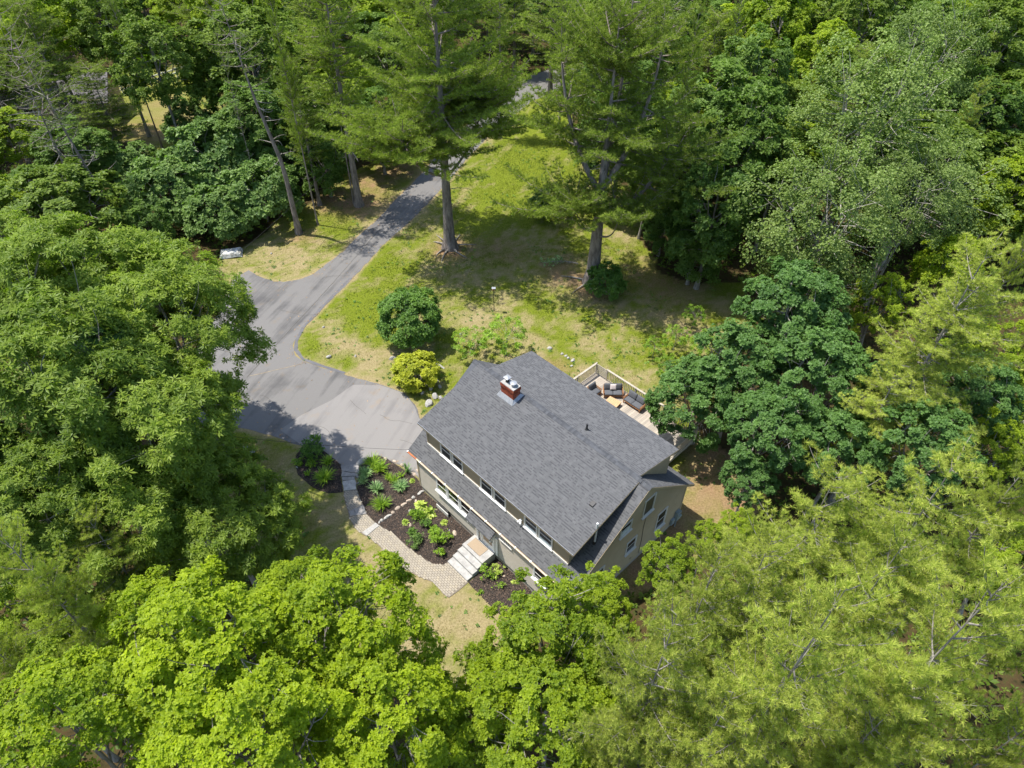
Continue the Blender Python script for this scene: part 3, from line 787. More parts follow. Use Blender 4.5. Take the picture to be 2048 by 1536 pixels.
def window(a, b_, z0, z1, face, line, two=True, trim=.075, glass='glass', frame='white', blind=None, sillw=.05, mull=True):
    """double hung window on a wall; a..b along the wall"""
    def B(g, a0, b0, zz0, zz1, d0, d1):
        if face == 'front': g.box((a0, line - d1, zz0), (b0, line - d0, zz1))
        elif face == 'right': g.box((line + d0, a0, zz0), (line + d1, b0, zz1))
        elif face == 'rear': g.box((a0, line + d0, zz0), (b0, line + d1, zz1))
    g = MB()
    B(g, a, a + trim, z0, z1, .0, .075); B(g, b_ - trim, b_, z0, z1, .0, .075); B(g, a + trim, b_ - trim, z1 - trim, z1, .0, .0735); B(g, a + trim, b_ - trim, z0, z0 + trim * .5, .0, .0735)
    w = g.obj('window', M[frame], house)
    g = MB(); B(g, a - .04, b_ + .04, z0 - .045, z0 - .002, .0, .10 + sillw); g.obj('sill', M[frame], w)
    zm = (z0 + z1) / 2
    ia, ib = a + trim, b_ - trim
    lo, hi = z0 + trim * .5, z1 - trim
    g = MB(); B(g, ia, ia + .04, lo, hi, .036, .058); B(g, ib - .04, ib, lo, hi, .036, .058)
    if two: B(g, ia + .04, ib - .04, zm - .022, zm + .022, .036, .0575)
    B(g, ia + .04, ib - .04, lo, lo + .04, .036, .0575); B(g, ia + .04, ib - .04, hi - .035, hi, .036, .0575)
    g.obj('sash', M[frame], w)
    g = MB(); B(g, ia + .04, ib - .04, lo + .04, (zm - .022) if two else hi - .035, .036, .042); g.obj('pane', M[glass], w)
    if two:
        g = MB(); B(g, ia + .04, ib - .04, zm + .022, hi - .035, .036, .048); g.obj('pane', M[glass], w)
    if blind:
        g = MB(); z = blind[0]
        while z < blind[1]:
            B(g, ia + .05, ib - .05, z, z + .012, .043, .052); z += .055
        tag(g.obj('blind', M['screen'], w), kind='stuff')
    return w
# front windows (three side by side), single at the right, small multi-pane one
WB, WT = 1.74, 2.84
window(1.72, 2.66, WB, WT, 'front', 0); window(2.70, 3.74, WB, WT, 'front', 0); window(3.78, 4.72, WB, WT, 'front', 0)
MB().box((1.66, -.17, WB - .10), (4.78, -.04, WB - .047)).obj('sill_board', M['white'], house)
window(9.50, 10.42, 1.72, 2.84, 'front', 0, sillw=.08)
w = window(7.02, 7.90, 2.42, 2.84, 'front', 0, two=False, trim=.05, sillw=0, frame='offwhite')
g = MB()
for k in range(1, 6): g.box((7.02 + k * .88 / 6 - .01, -.07, 2.47), (7.02 + k * .88 / 6 + .01, -.045, 2.79))
g.box((7.1, -.069, 2.62), (7.82, -.046, 2.64)); g.obj('glazing_bar', M['offwhite'], w)
# dormer windows: three pairs
ZDW0, ZDW1 = zS + .10, 5.0
for k, (a, b_) in enumerate(((1.33, 2.27), (2.35, 3.25), (4.66, 5.62), (5.70, 6.64), (7.98, 8.92), (8.99, 9.97))):
    window(a, b_, ZDW0, ZDW1, 'front', DV, two=True, trim=.06, blind=(ZDW0 + .1, ZDW1 - .1) if k < 4 else None, sillw=.03, glass='glass' if k < 4 else 'glass')
    MB().box((a - .02, DV - .12, ZDW0 - .10), (b_ + .02, DV - .08, ZDW0 - .05)).obj('sill_trim', M['white'], house)
for a, b_ in ((7.98, 8.92), (8.99, 9.97)):
    MB().box((a + .10, DV - .055, ZDW0 + .05), (b_ - .10, DV - .043, ZDW0 + .27)).obj('half_blind', M['pale_blue'], house)
g = MB(); g.box((7.70, DV - .13, 4.05), (7.84, DV - .03, 4.13)); g.tube([(7.72, DV - .12, 4.07), (7.68, DV - .22, 3.99)], [.05, .06], 8); g.tube([(7.82, DV - .12, 4.07), (7.86, DV - .22, 3.99)], [.05, .06], 8)
g.obj('flood_light', M['white'], house)
# gable windows
window(5.10, 6.02, 4.36, 5.72, 'right', HL, frame='offwhite', glass='screen', two=False)
window(3.30, 4.22, 4.40, 5.20, 'right', HL, frame='offwhite', blind=None)
MB().box((HL + .043, 3.42, 4.46), (HL + .056, 4.10, 4.72)).obj('half_blind', M['pale_blue'], house)
window(6.78, 7.68, 1.52, 3.02, 'right', HL, frame='offwhite')
window(4.18, 5.04, 1.96, 3.02, 'right', HL, frame='offwhite')
window(1.58, 2.46, 1.60, 3.00, 'right', HL, frame='offwhite')
# wire down the gable
MB().tube([(HL + .045, 5.55, 4.3), (HL + .045, 5.5, 3.2), (HL + .045, 5.62, 2.0), (HL + .045, 5.6, .7)], .012, 5).obj('cable', M['dark'], house)
MB().tube([(HL + .02, 4.9, .95), (HL + .06, 4.9, .95)], .07, 10).obj('hose_bib', M['siding_trim'], house)
# meter box at the rear corner
g = MB(); g.box((HL + .04, 8.78, .75), (HL + .26, 9.12, 1.45)); g.box((HL + .04, 8.45, .55), (HL + .18, 8.72, 1.0)); g.tube([(HL + .15, 8.95, .75), (HL + .15, 8.95, -.05)], .035, 6); g.tube([(HL + .26, 8.95, 1.2), (HL + .36, 8.95, 1.2)], .10, 10)
M['meter'] = plain('meter_grey', (.28, .33, .34), (.20, .24, .25), .5, 5)
g.obj('meter_box', M['meter'], house)

# door with frame, awning
DA, DB, DZ0, DZ1 = 5.44, 6.62, .66, 2.72
g = MB(); g.box((DA, -.085, DZ0), (DA + .14, .0, DZ1)); g.box((DB - .14, -.085, DZ0), (DB, .0, DZ1)); g.box((DA + .14, -.083, DZ1 - .12), (DB - .14, .0, DZ1)); g.box((DA + .14, -.10, DZ0 - .01), (DB - .14, .0, DZ0 + .03))
door = g.obj('door', M['white'], house)
g = MB(); g.box((DA + .145, -.06, DZ0 + .04), (DB - .145, -.035, DZ1 - .125)); g.obj('door_leaf', M['white'], door)
m, nt, b = nodes('door_glass'); b.inputs['Base Color'].default_value = (.20, .17, .13, 1); b.inputs['Roughness'].default_value = .12; M['door_glass'] = m  # beige reflection put into the base colour of the dark glass
g = MB(); g.box((DA + .24, -.068, DZ0 + .35), (DB - .24, -.062, DZ1 - .22)); g.obj('pane', M['door_glass'], door)
g = MB(); g.box((DB - .22, -.12, 1.45), (DB - .19, -.062, 1.62)); g.obj('handle', M['dark'], door)
MB().box((5.16, -.10, .55), (5.30, -.035, 2.15)).obj('trim_board', M['white'], house)
MB().box((6.70, -.10, .60), (6.86, -.035, 2.2)).obj('trim_board', M['white'], house)
aw = slab([(4.75, -.52, 2.42), (6.72, -.52, 2.42), (6.72, -.02, 2.80), (4.75, -.02, 2.80)], .06, 'door_awning', M['dark'])
S = np.array([0, .5, .38]); LA = np.linalg.norm(S)
shingles((4.75, -.52, 2.42), (1, 0, 0), S / LA, 1.97, LA, aw, 21)
MB().box((4.77, -.50, 2.33), (6.70, -.47, 2.385)).obj('awning_fascia', M['dark'], aw)
MB().box((4.82, -.45, 2.05), (4.88, -.03, 2.36)).obj('bracket', M['white'], aw); MB().box((6.60, -.45, 2.05), (6.66, -.03, 2.36)).obj('bracket', M['white'], aw)

# gutter, copper end, hangers
g = MB()
gu0, gu1 = .1, UR
P = np.array([(u_, VE - .055, ZE - .05 - .01 * math.sin(u_ * .9)) for u_ in np.linspace(gu0, gu1, 16)])
g.tube(P, .052, 8); gut = g.obj('gutter', M['gutter'], house, smooth=True)
MB().tube([(UL, VE - .075, ZE - .05), (gu0, VE - .055, ZE - .05)], .052, 8).obj('gutter_end', M['copper'], gut, smooth=True)
for k in range(12):
    u_ = -.7 + k * 1.12
    MB().box((u_ - .035, VE - .12, ZE - .03), (u_ + .035, VE - .01, ZE + .012)).obj('gutter_hanger', M['white'], gut)

# chimney
cu0, cu1, cv0, cv1 = 2.26, 3.24, 4.50, 5.02
cz0, cz1 = 5.9, 7.55
ch = MB().box((cu0 + .015, cv0 + .015, cz0), (cu1 - .015, cv1 - .015, cz1 - .01)).obj('chimney', M['mortar'], house)
def brick_course(g, z, h, e, r, off):
    bl = .20
    for (p0, p1, fixed, ax) in ((cu0 - e, cu1 + e, cv0 - e, 0), (cu0 - e, cu1 + e, cv1 + e, 2), (cv0 - e, cv1 + e, cu1 + e, 1), (cv0 - e, cv1 + e, cu0 - e, 3)):
        p = p0 - (bl / 2 if off else 0)
        while p < p1 - .01:
            a, b_ = max(p0, p) + .004, min(p1, p + bl) - .004
            if b_ - a > .02:
                v = r.random()
                if ax == 0: g.box((a, fixed, z), (b_, fixed + .03 + e, z + h), v)
                elif ax == 2: g.box((a, fixed - .03 - e, z), (b_, fixed, z + h), v)
                elif ax == 1: g.box((fixed - .03 - e, a + .03, z), (fixed, b_ - .03 if b_ > p1 - .02 else b_, z + h), v)
                else: g.box((fixed, a + .03, z), (fixed + .03 + e, b_ - .03 if b_ > p1 - .02 else b_, z + h), v)
            p += bl
g = MB(); r_ = np.random.default_rng(6); z = cz0 + .3; k = 0
while z < cz1 - .02:
    e = .035 if z > cz1 - .26 else 0
    brick_course(g, z, .052, e, r_, k % 2); z += .064; k += 1
tag(g.obj('bricks', M['brick'], ch), kind='stuff')
MB().box((cu0 - .02, cv0 - .02, cz1 + .003), (cu1 + .02, cv1 + .02, cz1 + .05)).obj('chimney_crown', M['concrete'], ch)
g = MB(); g.tube([(2.50, 4.76, cz1 + .05), (2.50, 4.76, cz1 + .24)], .10, 12)
for a, b_ in ((-.1, -.1), (.1, -.1), (.1, .1), (-.1, .1)): g.box((2.50 + a - .01, 4.76 + b_ - .01, cz1 + .2), (2.50 + a + .01, 4.76 + b_ + .01, cz1 + .36))
g.obj('flue', M['dark'], ch)
g = MB(); t = cz1 + .37; g.tris([(2.33, 4.59, t), (2.67, 4.59, t), (2.67, 4.93, t), (2.33, 4.93, t), (2.50, 4.76, t + .05)], [[0, 1, 4], [1, 2, 4], [2, 3, 4], [3, 0, 4]]); g.quads([(2.33, 4.59, t), (2.67, 4.59, t), (2.67, 4.93, t), (2.33, 4.93, t), (2.33, 4.59, t - .03), (2.67, 4.59, t - .03), (2.67, 4.93, t - .03), (2.33, 4.93, t - .03)], [[4, 5, 1, 0], [5, 6, 2, 1], [6, 7, 3, 2], [7, 4, 0, 3]])
g.obj('chimney_cap', M['metal'], ch)
g = MB(); g.tube([(2.98, 4.76, cz1 + .05), (2.98, 4.76, cz1 + .26)], [.11, .11], 14); g.tube([(2.98, 4.76, cz1 + .255), (2.98, 4.76, cz1 + .275), (2.98, 4.76, cz1 + .31)], [.19, .19, .03], 16); g.obj('round_cap', M['metal'], ch)
# lead flashing skirts
zs = lambda v: zdr(v) + .03
g = MB()
g.prism([(cu0 - .16, cv0 - .20, zs(cv0 - .20) + .012), (cu1 + .12, cv0 - .20, zs(cv0 - .20) + .012), (cu1 + .02, cv0 - .012, zs(cv0) + .20), (cu0 - .02, cv0 - .012, zs(cv0) + .20)], (0, 0, -.02))
g.prism([(cu1 + .14, cv0 - .20, zs(cv0 - .2) + .012), (cu1 + .16, RV, zs(RV) + .012), (cu1 + .012, cv1 + .02, zs(cv1) + .16), (cu1 + .012, cv0 - .01, zs(cv0) + .16)], (0, 0, -.02))
g.prism([(cu0 - .14, RV, zs(RV) + .012), (cu0 - .16, cv0 - .20, zs(cv0 - .2) + .012), (cu0 - .012, cv0 - .01, zs(cv0) + .16), (cu0 - .012, cv1 + .02, zs(cv1) + .16)], (0, 0, -.02))
g.obj('flashing', M['metal'], ch)

# roof vents
g = MB(); g.tube([(11.45, 2.12, zf(2.12) - .05), (11.45, 2.12, 6.22)], .052, 10); vp = g.obj('vent_pipe', M['pvc'], house, smooth=True)
g = MB(); g.tube([(11.45, 2.12, zf(2.12) - .1), (11.45, 2.12, zf(2.12) + .10)], [.13, .07], 10); g.obj('pipe_collar', M['dark'], vp)
krd = (ZR + .035 - 6.15) / (8.76 - RV + .02); zrd = lambda v: 6.15 + (8.76 - v) * krd
g = MB(); g.tube([(7.39, 5.85, zrd(5.85) - .1), (7.39, 5.85, zrd(5.85) + .42)], .055, 10); vp = g.obj('vent_pipe', M['dark'], house, smooth=True)
g = MB(); g.tube([(7.39, 5.85, zrd(5.85) - .02), (7.39, 5.85, zrd(5.85) + .08)], [.14, .07], 10); g.obj('pipe_collar', M['dark'], vp)
zz = zdr(2.84)
g = MB(); g.prism([(10.40, 2.72, zdr(2.72) + .10), (10.62, 2.72, zdr(2.72) + .10), (10.62, 2.98, zdr(2.98) + .08), (10.40, 2.98, zdr(2.98) + .08)], (0, 0, -.12)); g.obj('roof_vent', M['dark'], house)

# front steps
steps = thing('front_steps', 'pale concrete front steps with a square landing at the door', 'steps', (HX, HY, 0), HYAW)
LZ = .64
MB().box((4.96, -1.00, -.02), (6.62, -.06, LZ)).obj('landing', M['concrete'], steps)
for k, v0 in enumerate((-1.36, -1.72, -2.10)):
    h = LZ - (k + 1) * .16
    MB().box((4.97 + .002 * k, v0, -.02), (6.615 - .002 * k, v0 + .358 + (.02 if k == 2 else 0) - .001, h)).obj('step', M['concrete'], steps)
M['mat'] = plain('mat', (.36, .28, .195), (.31, .24, .165), .95, 60, bmp=.3)
mt = thing('door_mat', 'rectangular tan coir mat lying on the concrete landing before the front door', 'door mat', tuple(HW(5.68, -.50, LZ)), HYAW)
MB().box((-.52, -.31, .002), (.52, .31, .020)).obj('mat_body', M['mat'], mt)
g = MB(); g.box((-.53, -.32, .002), (.53, -.311, .024)); g.box((-.53, .311, .002), (.53, .32, .024)); g.obj('mat_edge', M['chip'], mt)

# ------------------------------------------------------------------ deck
M['deck'] = plain('deck_wood', (.43, .385, .325), (.30, .265, .225), .9, 3, bmp=.1, stretch=(.6, 9, 9), varmix=[(0, (.75, .75, .75)), (1, (1.15, 1.12, 1.08))])
M['rail'] = plain('rail_wood', (.46, .42, .345), (.34, .305, .245), .85, 5, stretch=(1, 1, 1))
deck = thing('deck', 'weathered wooden deck with baluster railing behind the house', 'deck', (HX, HY, 0), HYAW)
dz = .6; r_ = np.random.default_rng(8)
u0_, u1_ = .70, 9.2
# boards run away from the house
nb = int((u1_ - u0_) / .145)
plank_meshes = []
for k in range(5):
    g = MB(); g.box((0, HD + .12, -.03), (.137, 15.12, 0), k / 4); plank_meshes.append(g.mesh('plank', M['deck']))
for k in range(nb):
    o = link('plank', plank_meshes[int(r_.integers(5))], deck); o.location = (u0_ + k * .145, 0, dz + r_.uniform(-.002, .002))
MB().box((u0_, HD + .12, dz - .28), (u1_, 15.11, dz - .035)).obj('joists', M['rail'], deck)
g = MB()
for a in (.8, 3.4, 6.2, 9.0):
    for v in (12.2, 14.9): g.box((a, v, -.1), (a + .12, v + .12, dz - .285))
g.obj('deck_posts', M['rail'], deck)
bal = MB().box((-.018, -.018, dz + .10), (.018, .018, dz + .90)).mesh('baluster', M['rail'])
def rail(p0, p1, parent):
    p0, p1 = np.array(p0, float), np.array(p1, float); L = np.linalg.norm(p1 - p0); an = math.atan2(*(p1 - p0)[::-1])
    R = Matrix.Translation((p0[0], p0[1], 0)) @ Matrix.Rotation(an, 4, 'Z')
    for nm, a, b_ in (('top_rail', (0, -.07, dz + .93), (L, .07, dz + .97)), ('bottom_rail', (0, -.02, dz + .06), (L, .02, dz + .10)), ('top_rail', (0, -.02, dz + .86), (L, .02, dz + .928))):
        MB().box(a, b_, M=R).obj(nm, M['rail'], parent)
    n = int(L / .14)
    for k in range(1, n):
        o = link('baluster', bal, parent); q = p0 + (p1 - p0) * k / n; o.location = (q[0], q[1], 0); o.rotation_euler = (0, 0, an)
rail((.72, 11.2), (.72, 15.0), deck); rail((1.72, 15.06), (9.1, 15.06), deck); rail((9.16, 15.0), (9.16, 12.6), deck)
for q in ((.72, 15.06), (1.70, 15.06), (4.2, 15.06), (6.7, 15.06), (9.16, 15.06), (.72, 13.1), (.72, 11.15)):
    MB().box((q[0] - .045, q[1] - .045, -.1), (q[0] + .045, q[1] + .045, dz + .99)).obj('post', M['rail'], deck)
for k in range(6): MB().box((.77, 15.03, dz + .10 + k * .145), (1.65, 15.06, dz + .19 + k * .145)).obj('rail_slat', M['rail'], deck)

# deck furniture
M['acacia'] = plain('acacia', (.40, .20, .09), (.26, .12, .05), .6, 6, stretch=(1, 8, 8))
M['tabletop'] = plain('tabletop', (.62, .40, .22), (.46, .28, .14), .6, 5, stretch=(1, 9, 9))
M['cushion'] = plain('cushion', (.105, .11, .12), (.085, .09, .10), .95, 20, bmp=.15)
M['pillow'] = plain('pillow', (.62, .56, .53), (.48, .42, .40), .95, 30)
def pad(a, b_, name, mat, parent, R=None, puff=.05):
    x0, y0, z0 = a; x1, y1, z1 = b_; n = 6
    X, Y = np.meshgrid(np.linspace(-1, 1, n + 1), np.linspace(-1, 1, n + 1))
    f = (1 - np.abs(X) ** 5) * (1 - np.abs(Y) ** 5)
    cx, cy, cz = (x0 + x1) / 2, (y0 + y1) / 2, (z0 + z1) / 2; hx, hy, hz = (x1 - x0) / 2, (y1 - y0) / 2, (z1 - z0) / 2
    T = np.stack([cx + X * hx, cy + Y * hy, cz + hz * (.45 + .55 * f)], -1); Bm = np.stack([cx + X * hx, cy + Y * hy, cz - hz * (.45 + .55 * f)], -1)
    Vv = np.vstack([T.reshape(-1, 3), Bm.reshape(-1, 3)]); m1 = (n + 1) ** 2; i = np.arange(m1).reshape(n + 1, n + 1)
    Q = np.stack([i[:-1, :-1], i[:-1, 1:], i[1:, 1:], i[1:, :-1]], -1).reshape(-1, 4)
    ring = list(i[0, :-1]) + list(i[:-1, -1]) + list(i[-1, :0:-1]) + list(i[:0:-1, 0])
    QS = [[ring[k], ring[k] + m1, ring[(k + 1) % len(ring)] + m1, ring[(k + 1) % len(ring)]] for k in range(len(ring))]
    if R is not None: Vv = Vv @ np.array(R.to_3x3()).T + np.array(R.translation)
    g = MB(); g.quads(Vv, np.vstack([Q, Q[:, ::-1] + m1, QS])); return g.obj(name, mat, parent, smooth=True)
def sofa(c, rz, seats, label, W=None):
    """centre of the seat on the deck, rz so that local -y is the open side"""
    W = W or seats * .66; s = thing('outdoor_sofa', label, 'sofa', tuple(HW(c[0], c[1], dz + .005)), HYAW + rz)
    D = .68
    g = MB(); g.box((-W / 2, -D / 2, .20), (W / 2, D / 2, .27)); g.obj('seat_frame', M['acacia'], s)
    for a, b_ in ((-1, -1), (1, -1), (1, 1), (-1, 1)):
        x, y = a * (W / 2 - .04), b_ * (D / 2 - .04); MB().box((x - .03, y - .03, 0), (x + .03, y + .03, .198)).obj('leg', M['acacia'], s)
    for k in range(5): MB().box((-W / 2, D / 2 - .02, .30 + k * .09), (W / 2, D / 2 + .01, .34 + k * .09)).obj('back_slat', M['acacia'], s)
    for sx in (-1, 1):
        for k in range(3): MB().box((sx * W / 2 - .015, -D / 2, .30 + k * .09), (sx * W / 2 + .015, D / 2 - .03, .34 + k * .09)).obj('arm_slat', M['acacia'], s)
    w = (W - .06) / seats
    for k in range(seats):
        x = -W / 2 + .03 + k * w
        pad((x, -D / 2, .272), (x + w - .01, D / 2 - .1, .40), 'seat_cushion', M['cushion'], s)
        R = Matrix.Translation((x + w / 2, D / 2 - .14, .60)) @ Matrix.Rotation(math.radians(72), 4, 'X')
        pad((-w / 2 + .01, -.22, -.07), (w / 2 - .02, .24, .07), 'back_cushion', M['cushion'], s, R=R)
    return s
sofa((2.98, 14.22), math.radians(45.8), 2, 'charcoal cushioned sofa facing the house with a white pillow', 1.30)
sofa((4.62, 14.50), math.radians(0), 2, 'charcoal cushioned sofa set along the long deck railing', 1.42)
sofa((2.05, 13.35), math.radians(88), 1, 'single charcoal cushioned seat at the roof edge beside the sofas', .75)
pl = thing('throw_pillow', 'small white patterned pillow propped in the middle of the charcoal sofa', 'pillow', tuple(HW(2.88, 14.32, dz + .46)), HYAW + math.radians(45.8))
pad((-.21, -.2, -.06), (.21, .2, .06), 'pillow_body', M['pillow'], pl, R=Matrix.Translation((0, 0, .17)) @ Matrix.Rotation(math.radians(62), 4, 'X'))
tb = thing('coffee_table', 'low light wood coffee table between the deck sofas', 'table', tuple(HW(3.62, 13.45, dz + .005)), HYAW + math.radians(8))
for k in range(7): MB().box((-.45 + k * .13, -.36, .30), (-.45 + k * .13 + .122, .36, .33)).obj('table_slat', M['tabletop'], tb)
MB().box((-.43, -.33, .24), (.44, .33, .298)).obj('apron', M['acacia'], tb)
for a, b_ in ((-1, -1), (1, -1), (1, 1), (-1, 1)): MB().box((a * .40 - .03, b_ * .30 - .03, 0), (a * .40 + .03, b_ * .30 + .03, .238)).obj('leg', M['acacia'], tb)

# ------------------------------------------------------------------ vegetation generators
def unit(a): return a / (np.linalg.norm(a, axis=-1, keepdims=True) + 1e-9)

def rosettes(g, Cn, Ax, k, L, W, tilt, r, var, jit=.25, fold=.25):
    """stars of k leaves at points Cn round axes Ax"""
    n = len(Cn); Ax = unit(Ax)
    ref = np.where(np.abs(Ax[:, 2:3]) > .9, np.array([[1., 0, 0]]), np.array([[0, 0, 1.]]))
    A = unit(np.cross(Ax, ref)); B = np.cross(Ax, A)
    ph = r.random((n, 1)) * 6.28 + np.arange(k)[None] * 2 * math.pi / k + r.normal(0, jit, (n, k))
    th = math.radians(tilt) + r.normal(0, .22, (n, k))
    d = (np.cos(ph)[..., None] * A[:, None] + np.sin(ph)[..., None] * B[:, None]) * np.sin(th)[..., None] + Ax[:, None] * np.cos(th)[..., None]
    d = unit(d); s = unit(np.cross(np.broadcast_to(Ax[:, None], d.shape), d)); nn = np.cross(d, s)
    l = L * r.uniform(.7, 1.2, (n, k, 1)) * r.uniform(.6, 1.3, (n, 1, 1)); c = Cn[:, None] + d * l * .06
    w = W * l / L
    p0 = c; p1 = c + d * l * .5 + s * w + nn * fold * w * np.sign(nn[..., 2:3] + 1e-6); p2 = c + d * l; p3 = c + d * l * .5 - s * w + nn * fold * w * np.sign(nn[..., 2:3] + 1e-6)
    Vv = np.stack([p0, p1, p2, p3], 2).reshape(-1, 3)
    vv = np.clip(np.repeat(var, k) + r.normal(0, .10, n * k), 0, 1)
    g.quads(Vv, np.arange(len(Vv)).reshape(-1, 4), vv)

def tufts(g, Cn, Ax, k, L, W, r, var, lo=25, hi=80):
    n = len(Cn); Ax = unit(Ax)
    ref = np.where(np.abs(Ax[:, 2:3]) > .9, np.array([[1., 0, 0]]), np.array([[0, 0, 1.]]))
    A = unit(np.cross(Ax, ref)); B = np.cross(Ax, A)
    ph = r.random((n, k)) * 6.28; th = np.radians(r.uniform(lo, hi, (n, k)))
    d = (np.cos(ph)[..., None] * A[:, None] + np.sin(ph)[..., None] * B[:, None]) * np.sin(th)[..., None] + Ax[:, None] * np.cos(th)[..., None]
    rv = unit(r.normal(0, 1, (n, k, 3))); s = unit(np.cross(d, rv))
    l = L * r.uniform(.75, 1.2, (n, k, 1)); c = Cn[:, None] + d * .01
    Vv = np.stack([c - s * W * .5, c + s * W * .5 + d * l * .15, c + d * l], 2).reshape(-1, 3)
    vv = np.clip(np.repeat(var, k) + r.normal(0, .12, n * k), 0, 1)
    g.tris(Vv, np.arange(len(Vv)).reshape(-1, 3), vv)

def curve(p0, p1, bend, n=5):
    t = np.linspace(0, 1, n)[:, None]; p0, p1 = np.array(p0, float), np.array(p1, float)
    return p0 + (p1 - p0) * t + np.array(bend) * (4 * t * (1 - t))

def broadleaf(name, label, seed, R=4.0, H=14.0, cz=.64, hz=.34, nclump=70, cr=.95, ros=9000, k=5, L=.16, W=.05, tilt=72, lf='lf_bright', bark='bark_grey',
              trunk_r=.22, lobes=.28, flat=.75, open_=.0, ntrunk=1, inner=.25, up=.6, cat='tree', clus=.33):
    r = np.random.default_rng(seed)
    root = thing(name, label, cat)
    tr = MB(); cr_ = MB(); lm = MB()
    C0 = np.array([0, 0, H * cz]); HZ = H * hz
    # envelope directions
    n = nclump; i = np.arange(n) + .5
    zdir = 1 - 1.62 * i / n; ph = i * 2.39996 + r.normal(0, .25, n)
    rr = np.sqrt(1 - zdir ** 2); D = np.stack([rr * np.cos(ph), rr * np.sin(ph), zdir], 1)
    lob = unit(r.normal(0, 1, (7, 3))); env = 1 + lobes * (np.max(D @ lob.T, 1) - .55) * 1.3 + r.normal(0, .05 + .1 * open_, n)
    rad = env * np.where(r.random(n) < inner, r.uniform(.45, .75, n), r.uniform(.82, 1.0, n))
    CC = C0 + D * rad[:, None] * np.array([R - cr * .6, R - cr * .6, HZ - cr * .4])
    # trunk(s)
    for t in range(ntrunk):
        ox = (r.normal(0, .25, 2) if ntrunk > 1 else np.zeros(2))
        top = np.array([ox[0] * 4, ox[1] * 4, H * (cz + hz * .30)])
        P = curve((ox[0], ox[1], -.15), top, (r.normal(0, .25), r.normal(0, .25), 0), 8)
        rad_t = np.linspace(1, .18, 8) * trunk_r; rad_t[0] *= 1.5
        tr.tube(P, rad_t, 8)
        if t == 0: PT = P
    # limbs
    nl = 9; LP = []
    for j in range(nl):
        h = r.uniform(.30, .92); a = j * 2.4 + r.normal(0, .3)
        b0 = np.array([np.interp(h, np.linspace(0, 1, 8), PT[:, c_]) for c_ in range(3)])
        el = r.uniform(.25, .9)
        e = C0 + np.array([math.cos(a) * math.cos(el) * R * .7, math.sin(a) * math.cos(el) * R * .7, math.sin(el) * HZ * .65])
        e[2] = max(e[2], b0[2] + .6)
        P = curve(b0, e, (0, 0, -.15 * R * .3), 6); lm.tube(P, np.linspace(trunk_r * .42, trunk_r * .13, 6), 5); LP.append(P)
    LPp = np.vstack(LP + [PT[4:]])
    for c_ in CC:
        dd = np.linalg.norm(LPp - c_, axis=1) + .6 * np.maximum(0, LPp[:, 2] - c_[2]); b0 = LPp[np.argmin(dd)]
        lm.tube(curve(b0, c_, r.normal(0, .12, 3), 4), np.linspace(trunk_r * .13, .018, 4), 3, cap=False)
    # rosettes on clump domes
    per = r.multinomial(ros, np.ones(n) / n)
    cid = np.repeat(np.arange(n), per); m_ = len(cid)
    outw = unit(D * np.array([1, 1, .8]) + np.array([0, 0, up]))
    nd = unit(r.normal(0, 1, (m_, 3))); o = outw[cid]
    dotp = (nd * o).sum(1); nd = np.where(dotp[:, None] < -.15, nd - 2 * dotp[:, None] * o, nd)
    crr = cr * r.uniform(.75, 1.2, n)[cid]
    # sub clusters give the knobbly look
    sub = r.integers(0, 13, m_); subdir = (unit(r.normal(0, 1, (n, 13, 3)) + 1.0 * outw[:, None]) * r.uniform(.55, 1.35, (n, 13, 1)))[cid, sub]
    pos = CC[cid] + (subdir * crr[:, None] * .72 + nd * (crr * clus)[:, None] * r.uniform(.75, 1.05, m_)[:, None]) * np.array([1, 1, flat])
    ax = unit(nd * .8 + o * .5 + np.array([0, 0, .55]))
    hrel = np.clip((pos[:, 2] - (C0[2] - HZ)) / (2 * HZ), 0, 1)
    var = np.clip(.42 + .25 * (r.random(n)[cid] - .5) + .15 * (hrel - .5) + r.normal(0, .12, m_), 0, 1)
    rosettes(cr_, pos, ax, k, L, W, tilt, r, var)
    tr.obj('trunk', M[bark], root)
    lm.obj('limbs', M[bark], root)
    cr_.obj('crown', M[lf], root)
    root['R'] = R; root['H'] = H; root['cz'] = cz; root['hz'] = hz
    return root

